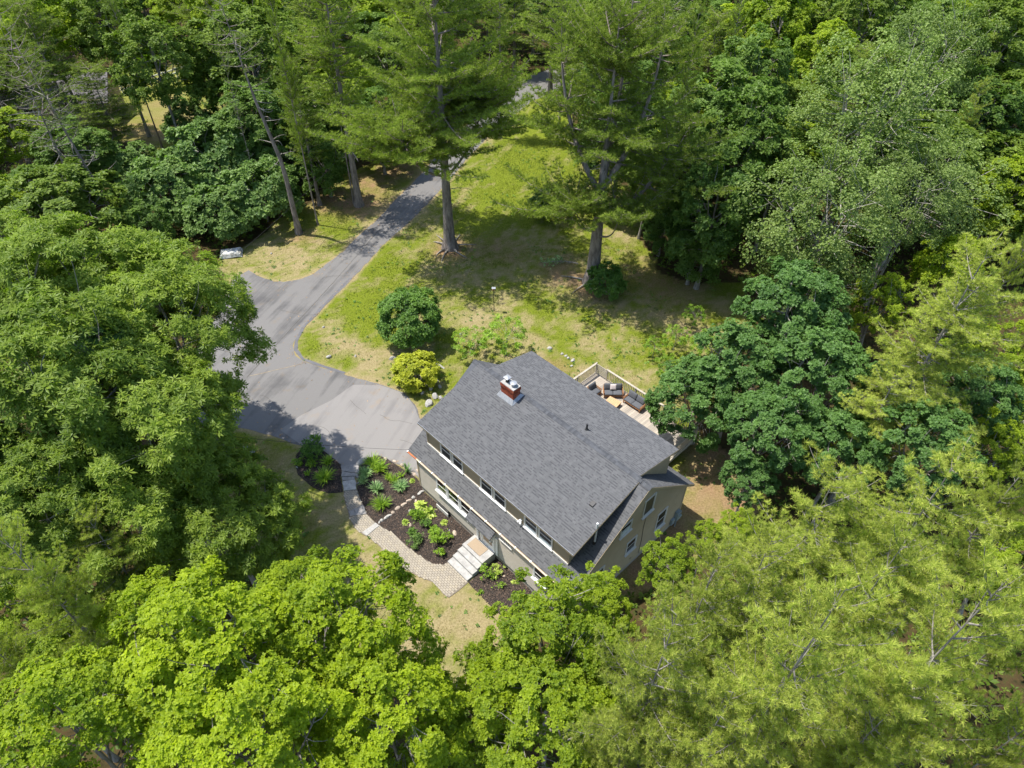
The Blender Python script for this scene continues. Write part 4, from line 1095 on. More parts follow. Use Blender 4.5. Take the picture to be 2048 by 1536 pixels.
def pine(name, label, seed, H=24, base=8, R=4.2, nb=70, k=11, L=.16, W=.022, lf='lf_pine', tr_r=.34, dens_=.22, twig=.5, prof='cone', lean=(0, 0), stems=None, dead=10, droop=.12, bark='bark_pine', roots=0, flatness=1.0, wild=False):
    r = np.random.default_rng(seed)
    root = thing(name, label, 'tree')
    tr = MB(); cr_ = MB(); dd = MB()
    axes = [(np.array([[0, 0, -.15], [0, 0, base * .5], [lean[0] * .5, lean[1] * .5, H * .55], [lean[0], lean[1], H]]), tr_r)]
    t = np.linspace(0, 1, 12)
    def path(ctrl):
        tt = np.linspace(0, 1, len(ctrl)); return np.stack([np.interp(t, tt, ctrl[:, c_]) for c_ in range(3)], 1)
    stemsL = [(path(axes[0][0]), tr_r, base)]
    if stems:
        for (h0, dx, dy, hh, rr) in stems:
            p = curve((0, 0, h0), (dx, dy, hh), (dx * .25, dy * .25, -.6), 12); stemsL.append((p, rr, h0 + 2.5))
        main = stemsL[0][0].copy(); 
    for si, (P, rr, bs) in enumerate(stemsL):
        rad = (np.linspace(1, .06, 12) if si == 0 else np.linspace(1, .12, 12)) * rr
        if si == 0: rad[0] *= 1.45; rad[8:] *= .7
        tr.tube(P, rad, 9)
    Cn, Ax, Vr = [], [], []
    for si, (P, rr, bs) in enumerate(stemsL):
        nbs = nb if si == 0 else int(nb * .55)
        top = P[-1, 2]
        hs = np.sort(r.uniform(0, 1, nbs)) ** .9
        for j, tt in enumerate(hs):
            h = bs + (top - bs) * tt
            b0 = np.array([np.interp(h, P[:, 2], P[:, c_]) for c_ in range(3)])
            pr = {'cone': (1 - tt) ** .62 * (.55 + .45 * min(1, tt * 4 + .3)), 'round': math.sqrt(max(.02, 1 - (tt * 1.0) ** 2.2)) * .95, 'plume': (1 - tt * .62) * (.72 + .28 * min(1, tt * 3))}[prof]
            Lb = R * pr * (r.uniform(.62, 1.12) if not wild else r.uniform(.42, 1.22)) * (1 if si == 0 else .8) + .25
            az = j * 2.39996 + r.normal(0, .4); el = math.radians(r.uniform(-6, 24) + 25 * tt ** 2)
            dirv = np.array([math.cos(az) * math.cos(el), math.sin(az) * math.cos(el), math.sin(el)])
            end = b0 + dirv * Lb + np.array([0, 0, .10 * Lb])
            Pb = curve(b0, end, (0, 0, -.05 * Lb - droop * .5), 7)
            tr.tube(Pb, np.linspace(.018 + .009 * Lb, .010, 7), 4, cap=False)
            side = unit(np.cross(dirv, [0, 0, 1.])); nt_ = max(4, int(Lb / twig * 2))
            for q in range(nt_):
                s_ = .10 + .90 * (q + r.random()) / nt_
                bp = np.array([np.interp(s_, np.linspace(0, 1, 7), Pb[:, c_]) for c_ in range(3)])
                tl = (.20 + .36 * Lb * (1.12 - s_)) * r.uniform(.6, 1.15); tl = min(tl, 1.5)
                sg = 1 if q % 2 else -1
                td = unit(dirv * r.uniform(.35, .9) + side * sg * r.uniform(.5, 1.0) + np.array([0, 0, r.uniform(-.02, .35)]))
                te = bp + td * tl
                if tl > .5: tr.tube([bp, te], [.012, .006], 3, cap=False)
                m_ = max(2, int(tl / dens_ * 1.3))
                for x in range(m_):
                    f = (x + r.random()) / m_
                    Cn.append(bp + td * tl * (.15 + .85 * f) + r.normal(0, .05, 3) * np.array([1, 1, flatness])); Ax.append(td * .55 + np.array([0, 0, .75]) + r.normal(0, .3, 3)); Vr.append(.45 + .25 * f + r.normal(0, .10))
            for _ in range(2):
                Cn.append(end + r.normal(0, .06, 3)); Ax.append(dirv + np.array([0, 0, .8])); Vr.append(.8)
        for _ in range(5): Cn.append(P[-1] + r.normal(0, .08, 3)); Ax.append(np.array([0, 0, 1.]) + r.normal(0, .3, 3)); Vr.append(.8)
    for j in range(dead):
        h = r.uniform(base * .55, base + (H - base) * .45); az = r.random() * 6.28
        b0 = np.array([np.interp(h, stemsL[0][0][:, 2], stemsL[0][0][:, c_]) for c_ in range(3)])
        e = b0 + np.array([math.cos(az), math.sin(az), r.uniform(-.25, .2)]) * r.uniform(.8, 2.4)
        dd.tube(curve(b0, e, r.normal(0, .15, 3), 5), np.linspace(.04, .008, 5), 4)
        for _ in range(2):
            f = r.uniform(.4, .9); m0 = b0 + (e - b0) * f; dd.tube([b0 + (e - b0) * (f - .05), m0 + r.normal(0, .3, 3)], [.015, .004], 3)
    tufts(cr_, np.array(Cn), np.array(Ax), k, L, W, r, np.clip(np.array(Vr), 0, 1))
    tr.obj('trunk', M[bark], root, smooth=True)
    cr_.obj('crown', M[lf], root)
    if dead: tag(dd.obj('dead_branches', M['bark_grey'], root), kind='stuff')
    for j in range(roots):
        a = j * 6.28 / max(roots, 1) + r.normal(0, .3); e = np.array([math.cos(a) * tr_r * r.uniform(3, 5), math.sin(a) * tr_r * r.uniform(3, 5), -.03])
        MB().tube(curve((math.cos(a) * tr_r * .8, math.sin(a) * tr_r * .8, .12), e, (r.normal(0, .1), r.normal(0, .1), .04), 6), np.linspace(.10, .025, 6), 5).obj('root', M['bark_grey'], root)
    root['R'] = R; root['H'] = H; root['cz'] = (base + (H - base) * .5) / H; root['hz'] = (H - base) * .5 / H
    return root

USED = set()
_f = np.arange(200) + .5
SPH = np.stack([np.sqrt(1 - (1 - _f / 100) ** 2) * np.cos(_f * 2.4), np.sqrt(1 - (1 - _f / 100) ** 2) * np.sin(_f * 2.4), 1 - _f / 100], 1)
def put(proto, label, px, py, zc, rpx, rz=None, zs=1.0, name=None, group=None, tilt=(0, 0)):
    """stand a tree so that the middle of its crown is zc above the ground where the photograph shows it"""
    pine_ = proto.name.startswith('pine')
    sz = zc / (proto['H'] * proto['cz']) * zs
    c = at(px, py, zc); rm = rpx * mpp(px, py, zc); s = rm / proto['R']
    for _ in range(7):
        HZ = proto['H'] * proto['hz'] * (sz if pine_ else s * zs)
        P = np.array(c) + SPH * np.array([proto['R'] * s, proto['R'] * s, HZ])
        q = proj(P); lo, hi = q.min(0), q.max(0); mid = (lo + hi) / 2; rad = (hi - lo).mean() / 2
        m_ = mpp(px, py, zc); c = Vector((c.x + (px - mid[0]) * m_, c.y - (py - mid[1]) * m_ / max(.35, math.sin(PITCH + math.atan((py - 768) / F_PX))), zc))
        s *= (rpx / rad) ** .8
    s = max(s, .25)
    rz = (px * 7.31 + py * 3.7) % 6.28 if rz is None else rz
    loc = (c.x, c.y, 0)
    if proto.name not in USED:
        USED.add(proto.name); o = proto; o['label'] = label
        if group: o['group'] = group
    else:
        o = copy_tree(proto, label, group)
    o.location = loc; o.rotation_euler = (tilt[0], tilt[1], rz)
    if pine_:
        o.scale = (s, s, max(sz, s * .8))
    else:                                  # the crown keeps its shape, the trunk reaches from the ground up into it
        o.scale = (s, s, s * zs)
        k_ = zc / (s * zs * proto['H'] * proto['cz'])
        for ch_ in o.children:
            if not ch_.name.startswith('trunk'): ch_.location = (0, 0, zc / (s * zs) - proto['H'] * proto['cz']); ch_.scale = (1, 1, 1)
            else: ch_.scale = (1, 1, k_); ch_.location = (0, 0, 0)
    return o

exec_parts = []
# ------------------------------------------------------------------ tree kinds
mapA = broadleaf('maple_tree', '', 101, R=4.4, H=16, nclump=95, cr=.85, ros=12500, k=5, L=.155, W=.050, lf='lf_bright', clus=.42)
mapB = broadleaf('maple_tree', '', 102, R=3.6, H=15, nclump=75, cr=.78, ros=9500, k=5, L=.15, W=.048, lf='lf_maple2', clus=.36, open_=.4)
hick = broadleaf('chestnut_tree', '', 103, R=5.0, H=15, nclump=105, cr=1.0, ros=9500, k=7, L=.29, W=.042, tilt=80, lf='lf_hick', clus=.4, lobes=.34)
darkA = broadleaf('maple_tree', '', 104, R=3.6, H=11, cz=.58, hz=.40, nclump=80, cr=.75, ros=9500, k=5, L=.17, W=.055, lf='lf_dark', clus=.36)
fsp = dict(k=4, L=.26, W=.085, clus=.38)
forA = broadleaf('broadleaf_tree', '', 105, R=4.2, H=14, nclump=80, cr=.95, ros=7500, lf='lf_forest', cz=.58, hz=.40, **fsp)
forB = broadleaf('broadleaf_tree', '', 106, R=4.0, H=14, nclump=70, cr=1.0, ros=7000, lf='lf_forest2', cz=.56, hz=.42, **fsp)
forC = broadleaf('broadleaf_tree', '', 107, R=4.0, H=14, nclump=60, cr=1.0, ros=6000, lf='lf_maple2', cz=.60, hz=.38, open_=.5, **fsp)
asp = broadleaf('aspen_tree', '', 108, R=5.5, H=17, cz=.60, hz=.38, nclump=120, cr=1.05, ros=13000, k=4, L=.13, W=.058, lf='lf_aspen', bark='bark_pale', trunk_r=.20, ntrunk=3, clus=.55, open_=.8, inner=.4, tilt=60, flat=.9)
bush = broadleaf('bush', '', 109, R=1.8, H=3.0, cz=.50, hz=.50, nclump=44, cr=.48, ros=4200, k=4, L=.13, W=.045, lf='lf_shrub', trunk_r=.05, lobes=.2, inner=.15, cat='bush', clus=.4)
pinN = pine('pine_tree', '', 201, H=21, base=9, R=3.8, nb=66, k=22, L=.22, W=.024, lf='lf_pine_y', dens_=.20, twig=.29, prof='round', wild=True, dead=3, bark='bark_grey')
pinM = pine('pine_tree', '', 202, H=20, base=8, R=3.6, nb=62, k=22, L=.215, W=.023, lf='lf_pine_y', dens_=.20, twig=.29, prof='round', wild=True, dead=3, bark='bark_grey')
pinF = pine('pine_tree', '', 203, H=24, base=8, R=4.6, nb=84, k=9, L=.28, W=.050, lf='lf_pine', dens_=.24, twig=.40, prof='plume', dead=12)
pinS = pine('pine_tree', '', 204, H=19, base=8, R=2.6, nb=40, k=8, L=.20, W=.030, lf='lf_pine_d', dens_=.30, twig=.6, prof='plume', dead=22, tr_r=.17)

# ---- the three great pines by the lawn
b_ = at(900, 494)
p = pine('pine_tree', 'tall straight pine with a thick bare trunk between driveway and mown lawn', 301, H=25, base=8.0, R=7.8, nb=76, k=11, L=.27, W=.042, lf='lf_pine', tr_r=.58, dens_=.22, twig=.34, prof='round', wild=True, dead=14, roots=7, stems=[(6.6, 4.6, -.6, 12.5, .13), (7.2, 3.4, 3.2, 14, .13), (6.8, -4.2, .6, 12.5, .12)])
p.location = (b_.x, b_.y, 0); p.rotation_euler = (0, 0, 1.0)
b_ = at(1184, 565)
p = pine('pine_tree', 'broad pine forking into several stems at the back edge of the lawn', 302, H=21, base=10.4, R=7.6, nb=38, k=11, L=.27, W=.042, lf='lf_pine', tr_r=.62, dens_=.22, twig=.34, prof='round', wild=True, dead=12, roots=5, droop=.5,
         stems=[(8.5, 3.2, .8, 20, .26), (8.0, -3.6, 1.2, 20, .24), (8.8, 1.2, 3.2, 22, .22), (5.6, 4.8, 1.0, 12.5, .24), (5.0, -2.2, -1.6, 8.5, .14), (4.6, 1.2, -2.0, 7.6, .10)])
p.location = (b_.x, b_.y, 0); p.rotation_euler = (0, 0, 0)
b_ = at(718, 410)
p = copy_tree(pinF, 'pine with a slim dark trunk standing just left of the driveway', None, (b_.x, b_.y, 0), (0, 0, 2.0), (1.15, 1.15, 1.05))
b_ = at(598, 466)
p = pine('pine_tree', 'leaning thin trunked pine at the head of the gravelly bank', 303, H=23, base=13, R=2.4, nb=34, k=8, L=.22, W=.032, lf='lf_pine_d', tr_r=.26, dens_=.28, twig=.55, prof='plume', dead=16, lean=(-2.0, -.5))
p.location = (b_.x, b_.y, 0)
for (px, py, rz, s, lab, ln) in ((236, 446, 1., 1.0, 'scraggly pine with dead lower limbs right of its twin, left woods', (-.02, -.10)), (188, 458, 2.2, .95, 'scraggly pine leaning out over the far left woods edge', (0, -.14)),
                                 (60, 330, 3.3, 1.05, 'thin dull pine nearest the left edge of the photo above the chestnut', (0, -.03)), (120, 250, 5.3, 1.1, 'dull green pine before the grey roof at far left', (0, 0))):
    b_ = at(px, py); copy_tree(pinS, lab, None, (b_.x, b_.y, 0), (ln[0], ln[1], rz), (s * 1.15, s * 1.15, s))
# pinS prototype itself
put(pinS, 'thin pine among the broadleaf trees left of the slim trunked pine', 455, 150, 12, 60)
put(pinF, 'full pine rising behind the leaning thin pine at the top', 560, 90, 15, 90)
put(pinF, 'pine with layered boughs left of the tall straight pine, top edge', 650, 60, 15, 100)
put(pinF, 'pine behind the slim trunked pine, its boughs over the verge', 600, 220, 9, 85)
put(pinF, 'pine behind the right end of the driveway, beyond the tall straight pine', 1000, 40, 12, 85)
put(pinF, 'pine in the far left corner rows at the top edge', 230, 30, 13, 90)
put(pinF, 'pine beyond the forked pine on its left, top edge', 1130, 40, 12, 85)
put(pinF, 'pine behind the forked pine on its right, layered boughs', 1390, 70, 16, 105)
put(pinF, 'pine at the top edge right of the forked pine', 1480, 20, 14, 80)

# ---- bright maples at the bottom
for px, py, z, r_px, lab in ((400, 1350, 12, 215, 'bright lime maple crown, the largest at lower left'), (690, 1290, 11, 175, 'bright lime maple left of the dry front lawn'),
                             (150, 1470, 12, 210, 'bright lime maple in the bottom left corner'), (500, 1500, 12, 200, 'bright lime maple at the bottom edge between two others'),
                             (760, 1450, 10.5, 160, 'bright lime maple at the bottom edge below the dry front lawn'), (590, 1200, 9, 100, 'bright lime maple top nearest the curved path'), (310, 1260, 9, 120, 'bright lime maple beside the soft pine'), (960, 1440, 8, 125, 'bright low maple below the tip of the dry lawn')):
    put(mapA, lab, px, py, z, r_px)
for px, py, z, r_px, lab in ((1100, 1290, 8.5, 125, 'mid green maple nearest the right end of the house front'), (1090, 1470, 8.5, 140, 'green maple at the bottom edge beside the pines'),
                             (880, 1530, 7.5, 110, 'small green maple at the very bottom, centre'), (1200, 1215, 7, 66, 'small bright maple touching the corner of the house roof'), (1010, 1360, 6.5, 80, 'small green maple at the right of the dry lawn tip'), (1180, 1350, 7, 90, 'green maple between the house corner and the pines'),
                             (1335, 1135, 5.5, 55, 'small bright maple beside the gable wall'), (1420, 1085, 5, 40, 'sapling maple poking out above the pines by the dry grass'), (1475, 1062, 5, 30, 'smallest bright maple by the dry grass patch')):
    put(mapB, lab, px, py, z, r_px)

# ---- near pines at lower right and right edge
for i, (px, py, z, r_px, lab) in enumerate(((1385, 1260, 12, 160, 'yellow green pine beside the gable end of the house'), (1300, 1400, 13, 190, 'yellow green pine touching the green maples at the bottom'), (1600, 1110, 12, 190, 'yellow green pine below the dark maples'),
                                            (1560, 1400, 15, 250, 'yellow green pine with pale bare limbs, bottom right'), (1800, 1110, 13, 220, 'yellow green pine right of centre on the right side'), (1830, 1380, 15, 270, 'yellow green pine in the lower right corner'),
                                            (1990, 1020, 13, 170, 'yellow green pine on the right edge below the plumed one'), (2010, 1500, 14, 200, 'pine cut by the bottom right corner of the photo'), (1900, 650, 12, 170, 'pine with long yellow plumed boughs on the right edge'),
                                            (1735, 870, 6, 95, 'small pine between dark maples and big pines'), (2030, 530, 12, 110, 'pine top on the right edge above the plumed pine'), (1930, 250, 9, 70, 'pale pine crown high on the right side'),
                                            (1480, 1230, 12, 170, 'yellow green pine between the gable one and the bare limbed one'), (1700, 1250, 13, 190, 'yellow green pine in the middle of the lower right mass'), (2030, 1260, 14, 190, 'yellow green pine on the right edge above the corner'),
                                            (1400, 1520, 12, 170, 'yellow green pine on the bottom edge right of the maples'), (1690, 1530, 12, 180, 'yellow green pine on the bottom edge, second from the corner'), (1250, 1500, 10, 120, 'yellow green pine tip beside the small green maples'))):
    put(pinN if i % 2 == 0 else pinM, lab, px, py, z, r_px)
for px, py, z, r_px, lab in ((100, 1190, 11, 160, 'soft green pine below the chestnuts on the left edge'), (230, 1120, 8, 110, 'low soft pine between chestnut and lime maple'), (20, 1330, 9, 120, 'shaded pine on the left edge above the corner maple'), (30, 1060, 8, 110, 'shaded pine under the chestnut on the left edge')):
    put(pinM, lab, px, py, z, r_px)

# ---- the big chestnut group at left
for px, py, z, r_px, lab in ((190, 600, 11, 190, 'chestnut like tree with starry leaf clusters, uppermost of the left group'), (330, 660, 11, 165, 'starry leaved tree reaching out over the driveway'), (90, 800, 12, 220, 'starry leaved tree on the left edge of the photo'),
                             (285, 850, 10.5, 185, 'starry leaved tree above the shaded lawn bank'), (450, 1050, 6, 150, 'lowest starry leaved tree beside the lime maple'), (230, 1030, 8, 170, 'starry leaved tree above the soft pine'), (40, 570, 10, 150, 'starry leaved tree in the left edge below the thin pines'), (60, 1000, 10, 160, 'starry leaved tree in the left edge above the soft pine')):
    put(hick, lab, px, py, z, r_px)
put(darkA, 'round leafed maple showing between the starry leaved trees', 205, 700, 13.5, 60)

# ---- dark maples right of the deck
for px, py, z, r_px, lab in ((1590, 640, 7.5, 120, 'dark green maple at the top of the group right of the deck'), (1480, 740, 6, 100, 'dark maple nearest the deck railing'), (1640, 760, 7, 110, 'dark maple in the middle of the group right of the deck'),
                             (1395, 800, 4.2, 92, 'dark maple hanging over the end of the deck'), (1540, 860, 6, 95, 'dark maple casting shade beside the rear eave'), (1680, 900, 5.5, 90, 'dark maple above the big yellow pines'), (1850, 900, 7, 105, 'dark maple between two yellow pines'),
                             (1790, 800, 6, 80, 'dark maple below the plumed pine boughs'), (1500, 960, 4, 55, 'low dark maple at the edge of the dry grass'), (1960, 790, 6, 90, 'dark maple under the plumed pine on the right edge')):
    put(darkA, lab, px, py, z, r_px)
for px, py, z, r_px, lab in ((2010, 720, 4, 80, 'low green tree under the plumed pine, right edge'), (2030, 860, 4, 80, 'low green tree between pines on the right edge'), (1960, 900, 4, 80, 'low green tree left of the right edge pines'), (2020, 1130, 5, 100, 'low green tree in a gap of the right edge pines'), (1880, 760, 4, 80, 'low green tree below the dark plumed shade'), (1760, 620, 4, 70, 'low green tree between aspens and plumed pine'), (60, 1230, 5, 120, 'low green tree in the gap at the left edge'), (150, 1290, 5, 110, 'low green tree beside the corner maple'), (1200, 1420, 4, 110, 'low green tree in the gap between maples and pines'), (640, 1400, 5, 110, 'low green tree in the dark gap of the lime maples')):
    put(mapB, lab, px, py, z, r_px)
# ---- airy aspens
for px, py, z, r_px, lab in ((1640, 440, 9, 150, 'airy grey green aspen with pale forking limbs, largest'), (1740, 240, 12, 160, 'airy aspen behind the largest one'), (1620, 560, 5, 100, 'low part aspen above the dark maples'), (1850, 130, 12, 130, 'airy aspen high on the right'), (1820, 400, 9, 110, 'airy aspen leaning right with bare twigs')):
    put(asp, lab, px, py, z, r_px)
for px, py, z, r_px, lab in ((1895, 545, 5, 75, 'bright green broadleaf tree above the plumed pine'), (2000, 400, 7, 85, 'bright broadleaf tree on the right edge'), (1560, 60, 10, 90, 'light green tree at the top right of the pines'), (1640, 130, 9, 80, 'light green tree behind the airy aspens'),
                             (500, 40, 10, 80, 'light green tree at the top left of the pines'), (90, 60, 11, 100, 'light green tree in the top left corner'), (430, 20, 9, 70, 'light green tree on the top edge left')):
    put(forC, lab, px, py, z, r_px)
for px, py, z, r_px, lab in ((1430, 420, 7, 110, 'deep green tree right of the forked pine'), (1390, 500, 3.2, 70, 'deep green low tree at the back edge of the lawn'), (1480, 300, 9, 110, 'deep green tree between forked pine and aspens'), (1330, 440, 3.4, 60, 'deep green tree behind the forked pine trunk'),
                             (1500, 180, 9, 100, 'deep green tree above the others right of the pines'), (760, 270, 4, 75, 'deep green tree behind the slim trunked pine'), (650, 330, 3.2, 62, 'deep green tree between the leaning pine and the slim pine'),
                             (820, 240, 3.4, 55, 'deep green tree left of the tall straight pine'), (80, 420, 4, 80, 'deep green tree in shade under the scraggly pines'), (300, 470, 3, 60, 'deep green low tree behind the chestnut group')):
    put(forB, lab, px, py, z, r_px)
for px, py, z, r_px, lab in ((310, 130, 10, 100, 'full green tree over the white fence at left'), (220, 60, 11, 90, 'full green tree near the top left corner'), (420, 130, 9, 70, 'full green tree right of the white fence'), 
                             (1300, 330, 7, 60, 'full green tree seen through the forked pine'), (1560, 330, 8, 90, 'full green tree left of the largest aspen'), (1990, 80, 12, 110, 'full green tree in the top right corner'), (1740, 40, 12, 90, 'full green tree on the top edge at right')):
    put(forA, lab, px, py, z, r_px)

# ---- bushes
BL = [(430, 320, 3.2, 95, 'round grey green bush left of the leaning pine'), (340, 390, 2.6, 85, 'round grey green bush right of the scraggly pines'), (520, 390, 2.6, 75, 'round bush beside the gravelly bank'), (440, 430, 2.2, 65, 'low bush above the white tarp'),
      (270, 340, 2.4, 60, 'bush behind the scraggly pine trunks'), (500, 300, 3, 70, 'tall bush behind the round grey green ones'), (560, 330, 2.5, 50, 'bush at the foot of the leaning pine'), (390, 250, 3, 60, 'bush in front of the sunny clearing'), (680, 240, 3, 50, 'bush behind the slim trunked pine'),
      (600, 260, 3, 55, 'bush deep in the woods left of the slim pine'), (1380, 430, 2.5, 50, 'bush in the shade right of the forked pine'), (1100, 405, 1.3, 38, 'small dark bush under the forked pine boughs')]
for px, py, z, r_px, lab in BL: put(bush, lab, px, py, z, r_px)
bA = broadleaf('bush', 'large rounded green bush on the lawn beside the driveway', 120, R=2.2, H=4.3, cz=.50, hz=.50, nclump=90, cr=.52, ros=16000, k=4, L=.11, W=.038, lf='lf_bush', trunk_r=.06, lobes=.12, inner=.1, cat='bush', clus=.45)
c_ = at(819, 640, 2.1); bA.location = (c_.x, c_.y, 0)
bB = broadleaf('bush', 'yellow green rhododendron bush by the boulders left of the house', 121, R=1.6, H=2.1, cz=.52, hz=.46, nclump=60, cr=.36, ros=5200, k=6, L=.12, W=.034, lf='lf_gold', trunk_r=.05, lobes=.15, inner=.1, cat='bush', clus=.42)
c_ = at(828, 742, 1.0); bB.location = (c_.x, c_.y, 0)
bC = broadleaf('bush', 'dark green bush at the foot of the forked pine', 122, R=1.55, H=2.6, cz=.5, hz=.48, nclump=34, cr=.45, ros=2600, k=4, L=.16, W=.055, lf='lf_bush', trunk_r=.04, cat='bush')
c_ = at(1213, 562, 1.2); bC.location = (c_.x, c_.y, 0)
bD = broadleaf('small_tree', 'small open crowned fruit tree behind the peak of the roof', 123, R=1.5, H=3.2, cz=.62, hz=.34, nclump=26, cr=.34, ros=620, k=4, L=.16, W=.035, lf='lf_blade', trunk_r=.05, open_=.8, inner=.3, lobes=.5)
c_ = at(1012, 668, 2.0); bD.location = (c_.x, c_.y, 0)
copy_tree(bD, 'leafy low shrub left of the small fruit tree', None, tuple(at(940, 706, 0)), (0, 0, 2.0), (.85, .85, .6))
for i, (px, py, s, lab) in enumerate(((1383, 655, .55, 'thin sapling at the lawn edge, uppermost'), (1345, 700, .6, 'thin grey green sapling above the deck'), (1305, 715, .5, 'thin sapling nearest the deck railing'), (1400, 720, .7, 'sapling against the dark maples'), (1330, 760, .6, 'leafy sapling overhanging the deck corner'))):
    copy_tree(bD, lab, None, tuple(at(px, py, 0)), (0, 0, i * 1.3), (s, s, s * 1.1))

# ---- random woods behind, kept off the clearings
GAP_PX = [(285, 215), (330, 185), (400, 190), (395, 260), (330, 300), (300, 290)]
def woods():
    r = np.random.default_rng(77)
    pts = []
    taken = [np.array(o.location.xy) for o in C.objects if o.parent is None and o.get('category') == 'tree']
    tries = 0
    while tries < 9000:
        tries += 1
        y = r.uniform(44, 150); x = r.uniform(-1, 1) * (y * .72 + 16)
        q = np.array([x, y])
        s = 5.9 if y < 95 else 7.6
        if any(np.hypot(*(q - t)) < s for t in pts) or any(np.hypot(*(q - t)) < 4.2 for t in taken): continue
        Hh = 13
        zz = np.linspace(0, Hh, 7); ok = True
        pr = []
        for dx in (-3.4, 0, 3.4):
            P = np.stack([np.full(7, x + dx), np.full(7, y), zz], 1); u_ = proj(P); pr.append(u_)
            if inside(CLEAR_PX, u_[:, 0], u_[:, 1]).any() or inside(GAP_PX, u_[:, 0], u_[:, 1]).any() or inside(LAWN2_PX, u_[:1, 0], u_[:1, 1]).any(): ok = False
        if not ok: continue
        if inside(DRIVE, np.array([x]), np.array([y])).any() or inside(ROAD, np.array([x]), np.array([y])).any(): continue
        c = pr[1]
        if c[:, 1].max() < -30 or c[:, 0].max() < -120 or c[:, 0].min() > 2170: continue
        if c[0, 1] > 560: continue
        pts.append(q)
    return pts
WD = woods()

def undergrowth():
    r = np.random.default_rng(31); n = 46000
    x = r.uniform(-60, 60, n); y = r.uniform(2, 110, n)
    px_ = proj(np.c_[x, y, np.zeros(n)])
    ok = ~(inside(LAWN, x, y) | inside(LAWN2, x, y) | inside(DRIVE, x, y) | inside(ROAD, x, y) | inside(HOUSE, x, y) | inside(DECK, x, y) | inside(WALK1, x, y)) & (px_[:, 0] > -150) & (px_[:, 0] < 2200) & (fbm(x, y, .3, 12) > .38)
    x, y = x[ok], y[ok]; n = len(x); g = MB()
    rosettes(g, np.c_[x, y, r.uniform(.05, .7, n) ** 1.5], r.normal(0, .4, (n, 3)) + np.array([0, 0, 1]), 4, .30, .08, 72, r, r.random(n) * .7)
    tag(g.obj('undergrowth', M['lf_forest']), 'low leafy undergrowth covering the shaded floor of the woods', 'undergrowth', kind='stuff')
undergrowth()
def weeds():
    r = np.random.default_rng(41); n = 9000
    x = r.uniform(-30, 28, n); y = r.uniform(13, 75, n)
    ok = inside(LAWN, x, y) & ~inside(DRIVE, x, y) & ~inside(ROAD, x, y) & ~inside(WALK1, x, y) & ~inside(HOUSE, x, y) & ~inside(BED1, x, y) & ~inside(BED2, x, y) & ~inside(BED3, x, y) & ~inside(DECK, x, y) & (fbm(x, y, .55, 15) + .25 * fbm(x, y, 2.5, 3) > .66)
    x, y = x[ok], y[ok]; n = len(x); g = MB()
    rosettes(g, np.c_[x, y, np.full(n, .02)], r.normal(0, .25, (n, 3)) + np.array([0, 0, 1]), 5, .11, .032, 74, r, r.random(n) * .8)
    tag(g.obj('weeds', M['lf_bush']), 'broad leafed weeds and clover scattered through the lawn', 'weeds', kind='stuff')
weeds()
r_ = np.random.default_rng(5)
for q in WD:
    pr_ = [forA, forB, forC, mapB, forB, pinF, asp][int(r_.choice(7, p=[.22, .22, .16, .08, .05, .20, .07]))]
    s = r_.uniform(.85, 1.3); pq = proj(np.array([q[0], q[1], 8.]))
    where = ('left of the great pines' if pq[0] < 700 else 'between the great pines' if pq[0] < 1400 else 'on the right') + (', beside the clearing' if q[1] < 75 else ', farther back' if q[1] < 105 else ', in the far rows')
    gl = {'pine_tree': ('pine standing in the unbroken woods behind the property', 'pines in the woods behind'), 'aspen_tree': ('pale leaved tree in the unbroken woods behind the property', 'pale trees in the woods behind')}.get(pr_.name.split('.')[0],
          ('green broadleaf tree in the unbroken woods behind the property', 'broadleaf trees in the woods behind'))
    copy_tree(pr_, gl[0].replace('in the unbroken woods behind the property', 'in the woods ' + where).replace('standing ', ''), gl[1] + ' ' + where, (q[0], q[1], 0), (0, 0, r_.random() * 6.28), (s, s, s * r_.uniform(.75, 1.0) * (.62 if pr_ is pinF else .85)))

# ------------------------------------------------------------------ rocks
def rock(px, py, sx, sy, sz, label, mat='stone_grey', rz=0, name='rock', seed=None, base=None, parent=None, group=None):
    """sx, sy across in metres"""
    r = np.random.default_rng(seed if seed is not None else int(px * 13 + py))
    import bmesh
    bm = bmesh.new(); bmesh.ops.create_icosphere(bm, subdivisions=2, radius=1)
    pl_ = unit(r.normal(0, 1, (7, 3)))
    for v in bm.verts:
        d = np.array(v.co); s = 1.0
        for q in pl_:
            t = d @ q
            if t > .62: s = min(s, .62 / t + .06)
        d = d * s * (1 + r.normal(0, .03)); v.co = Vector((d[0] * sx / 2, d[1] * sy / 2, max(-.25, d[2]) * sz))
    me = bpy.data.meshes.new(name); bm.to_mesh(me); bm.free(); me.materials.append(M[mat])
    o = link(name, me, parent)
    c = at(px, py, 0); o.location = (c.x, c.y, (base or 0)); o.rotation_euler = (0, 0, rz)
    if parent is None: tag(o, label, 'rock', group)
    return o
z2 = lambda a, b_: (640 + a / 4.267, 860 + b_ / 4.267)
row = [(855, 540, .62, .26), (800, 578, .30, .24), (760, 605, .42, .28), (715, 640, .46, .30), (660, 672, .44, .28), (622, 706, .30, .24), (580, 740, .62, .32), (528, 772, .28, .24), (508, 792, .22, .2)]
for i, (a, b_, sx, sy) in enumerate(row):
    q = z2(a, b_); which = ['first, by the house wall', 'second from the house wall', 'third from the house wall', 'fourth from the house wall', 'fifth from the house wall', 'sixth from the house wall', 'seventh and largest, pale', 'eighth, small', 'last, by the path'][i]
    rock(q[0], q[1], sx, sy, .16, 'edging stone dividing the mulch beds, ' + which, 'stone_tan' if i in (2, 3, 4, 5) else 'stone_grey', rz=math.radians(38), name='edging_stone')
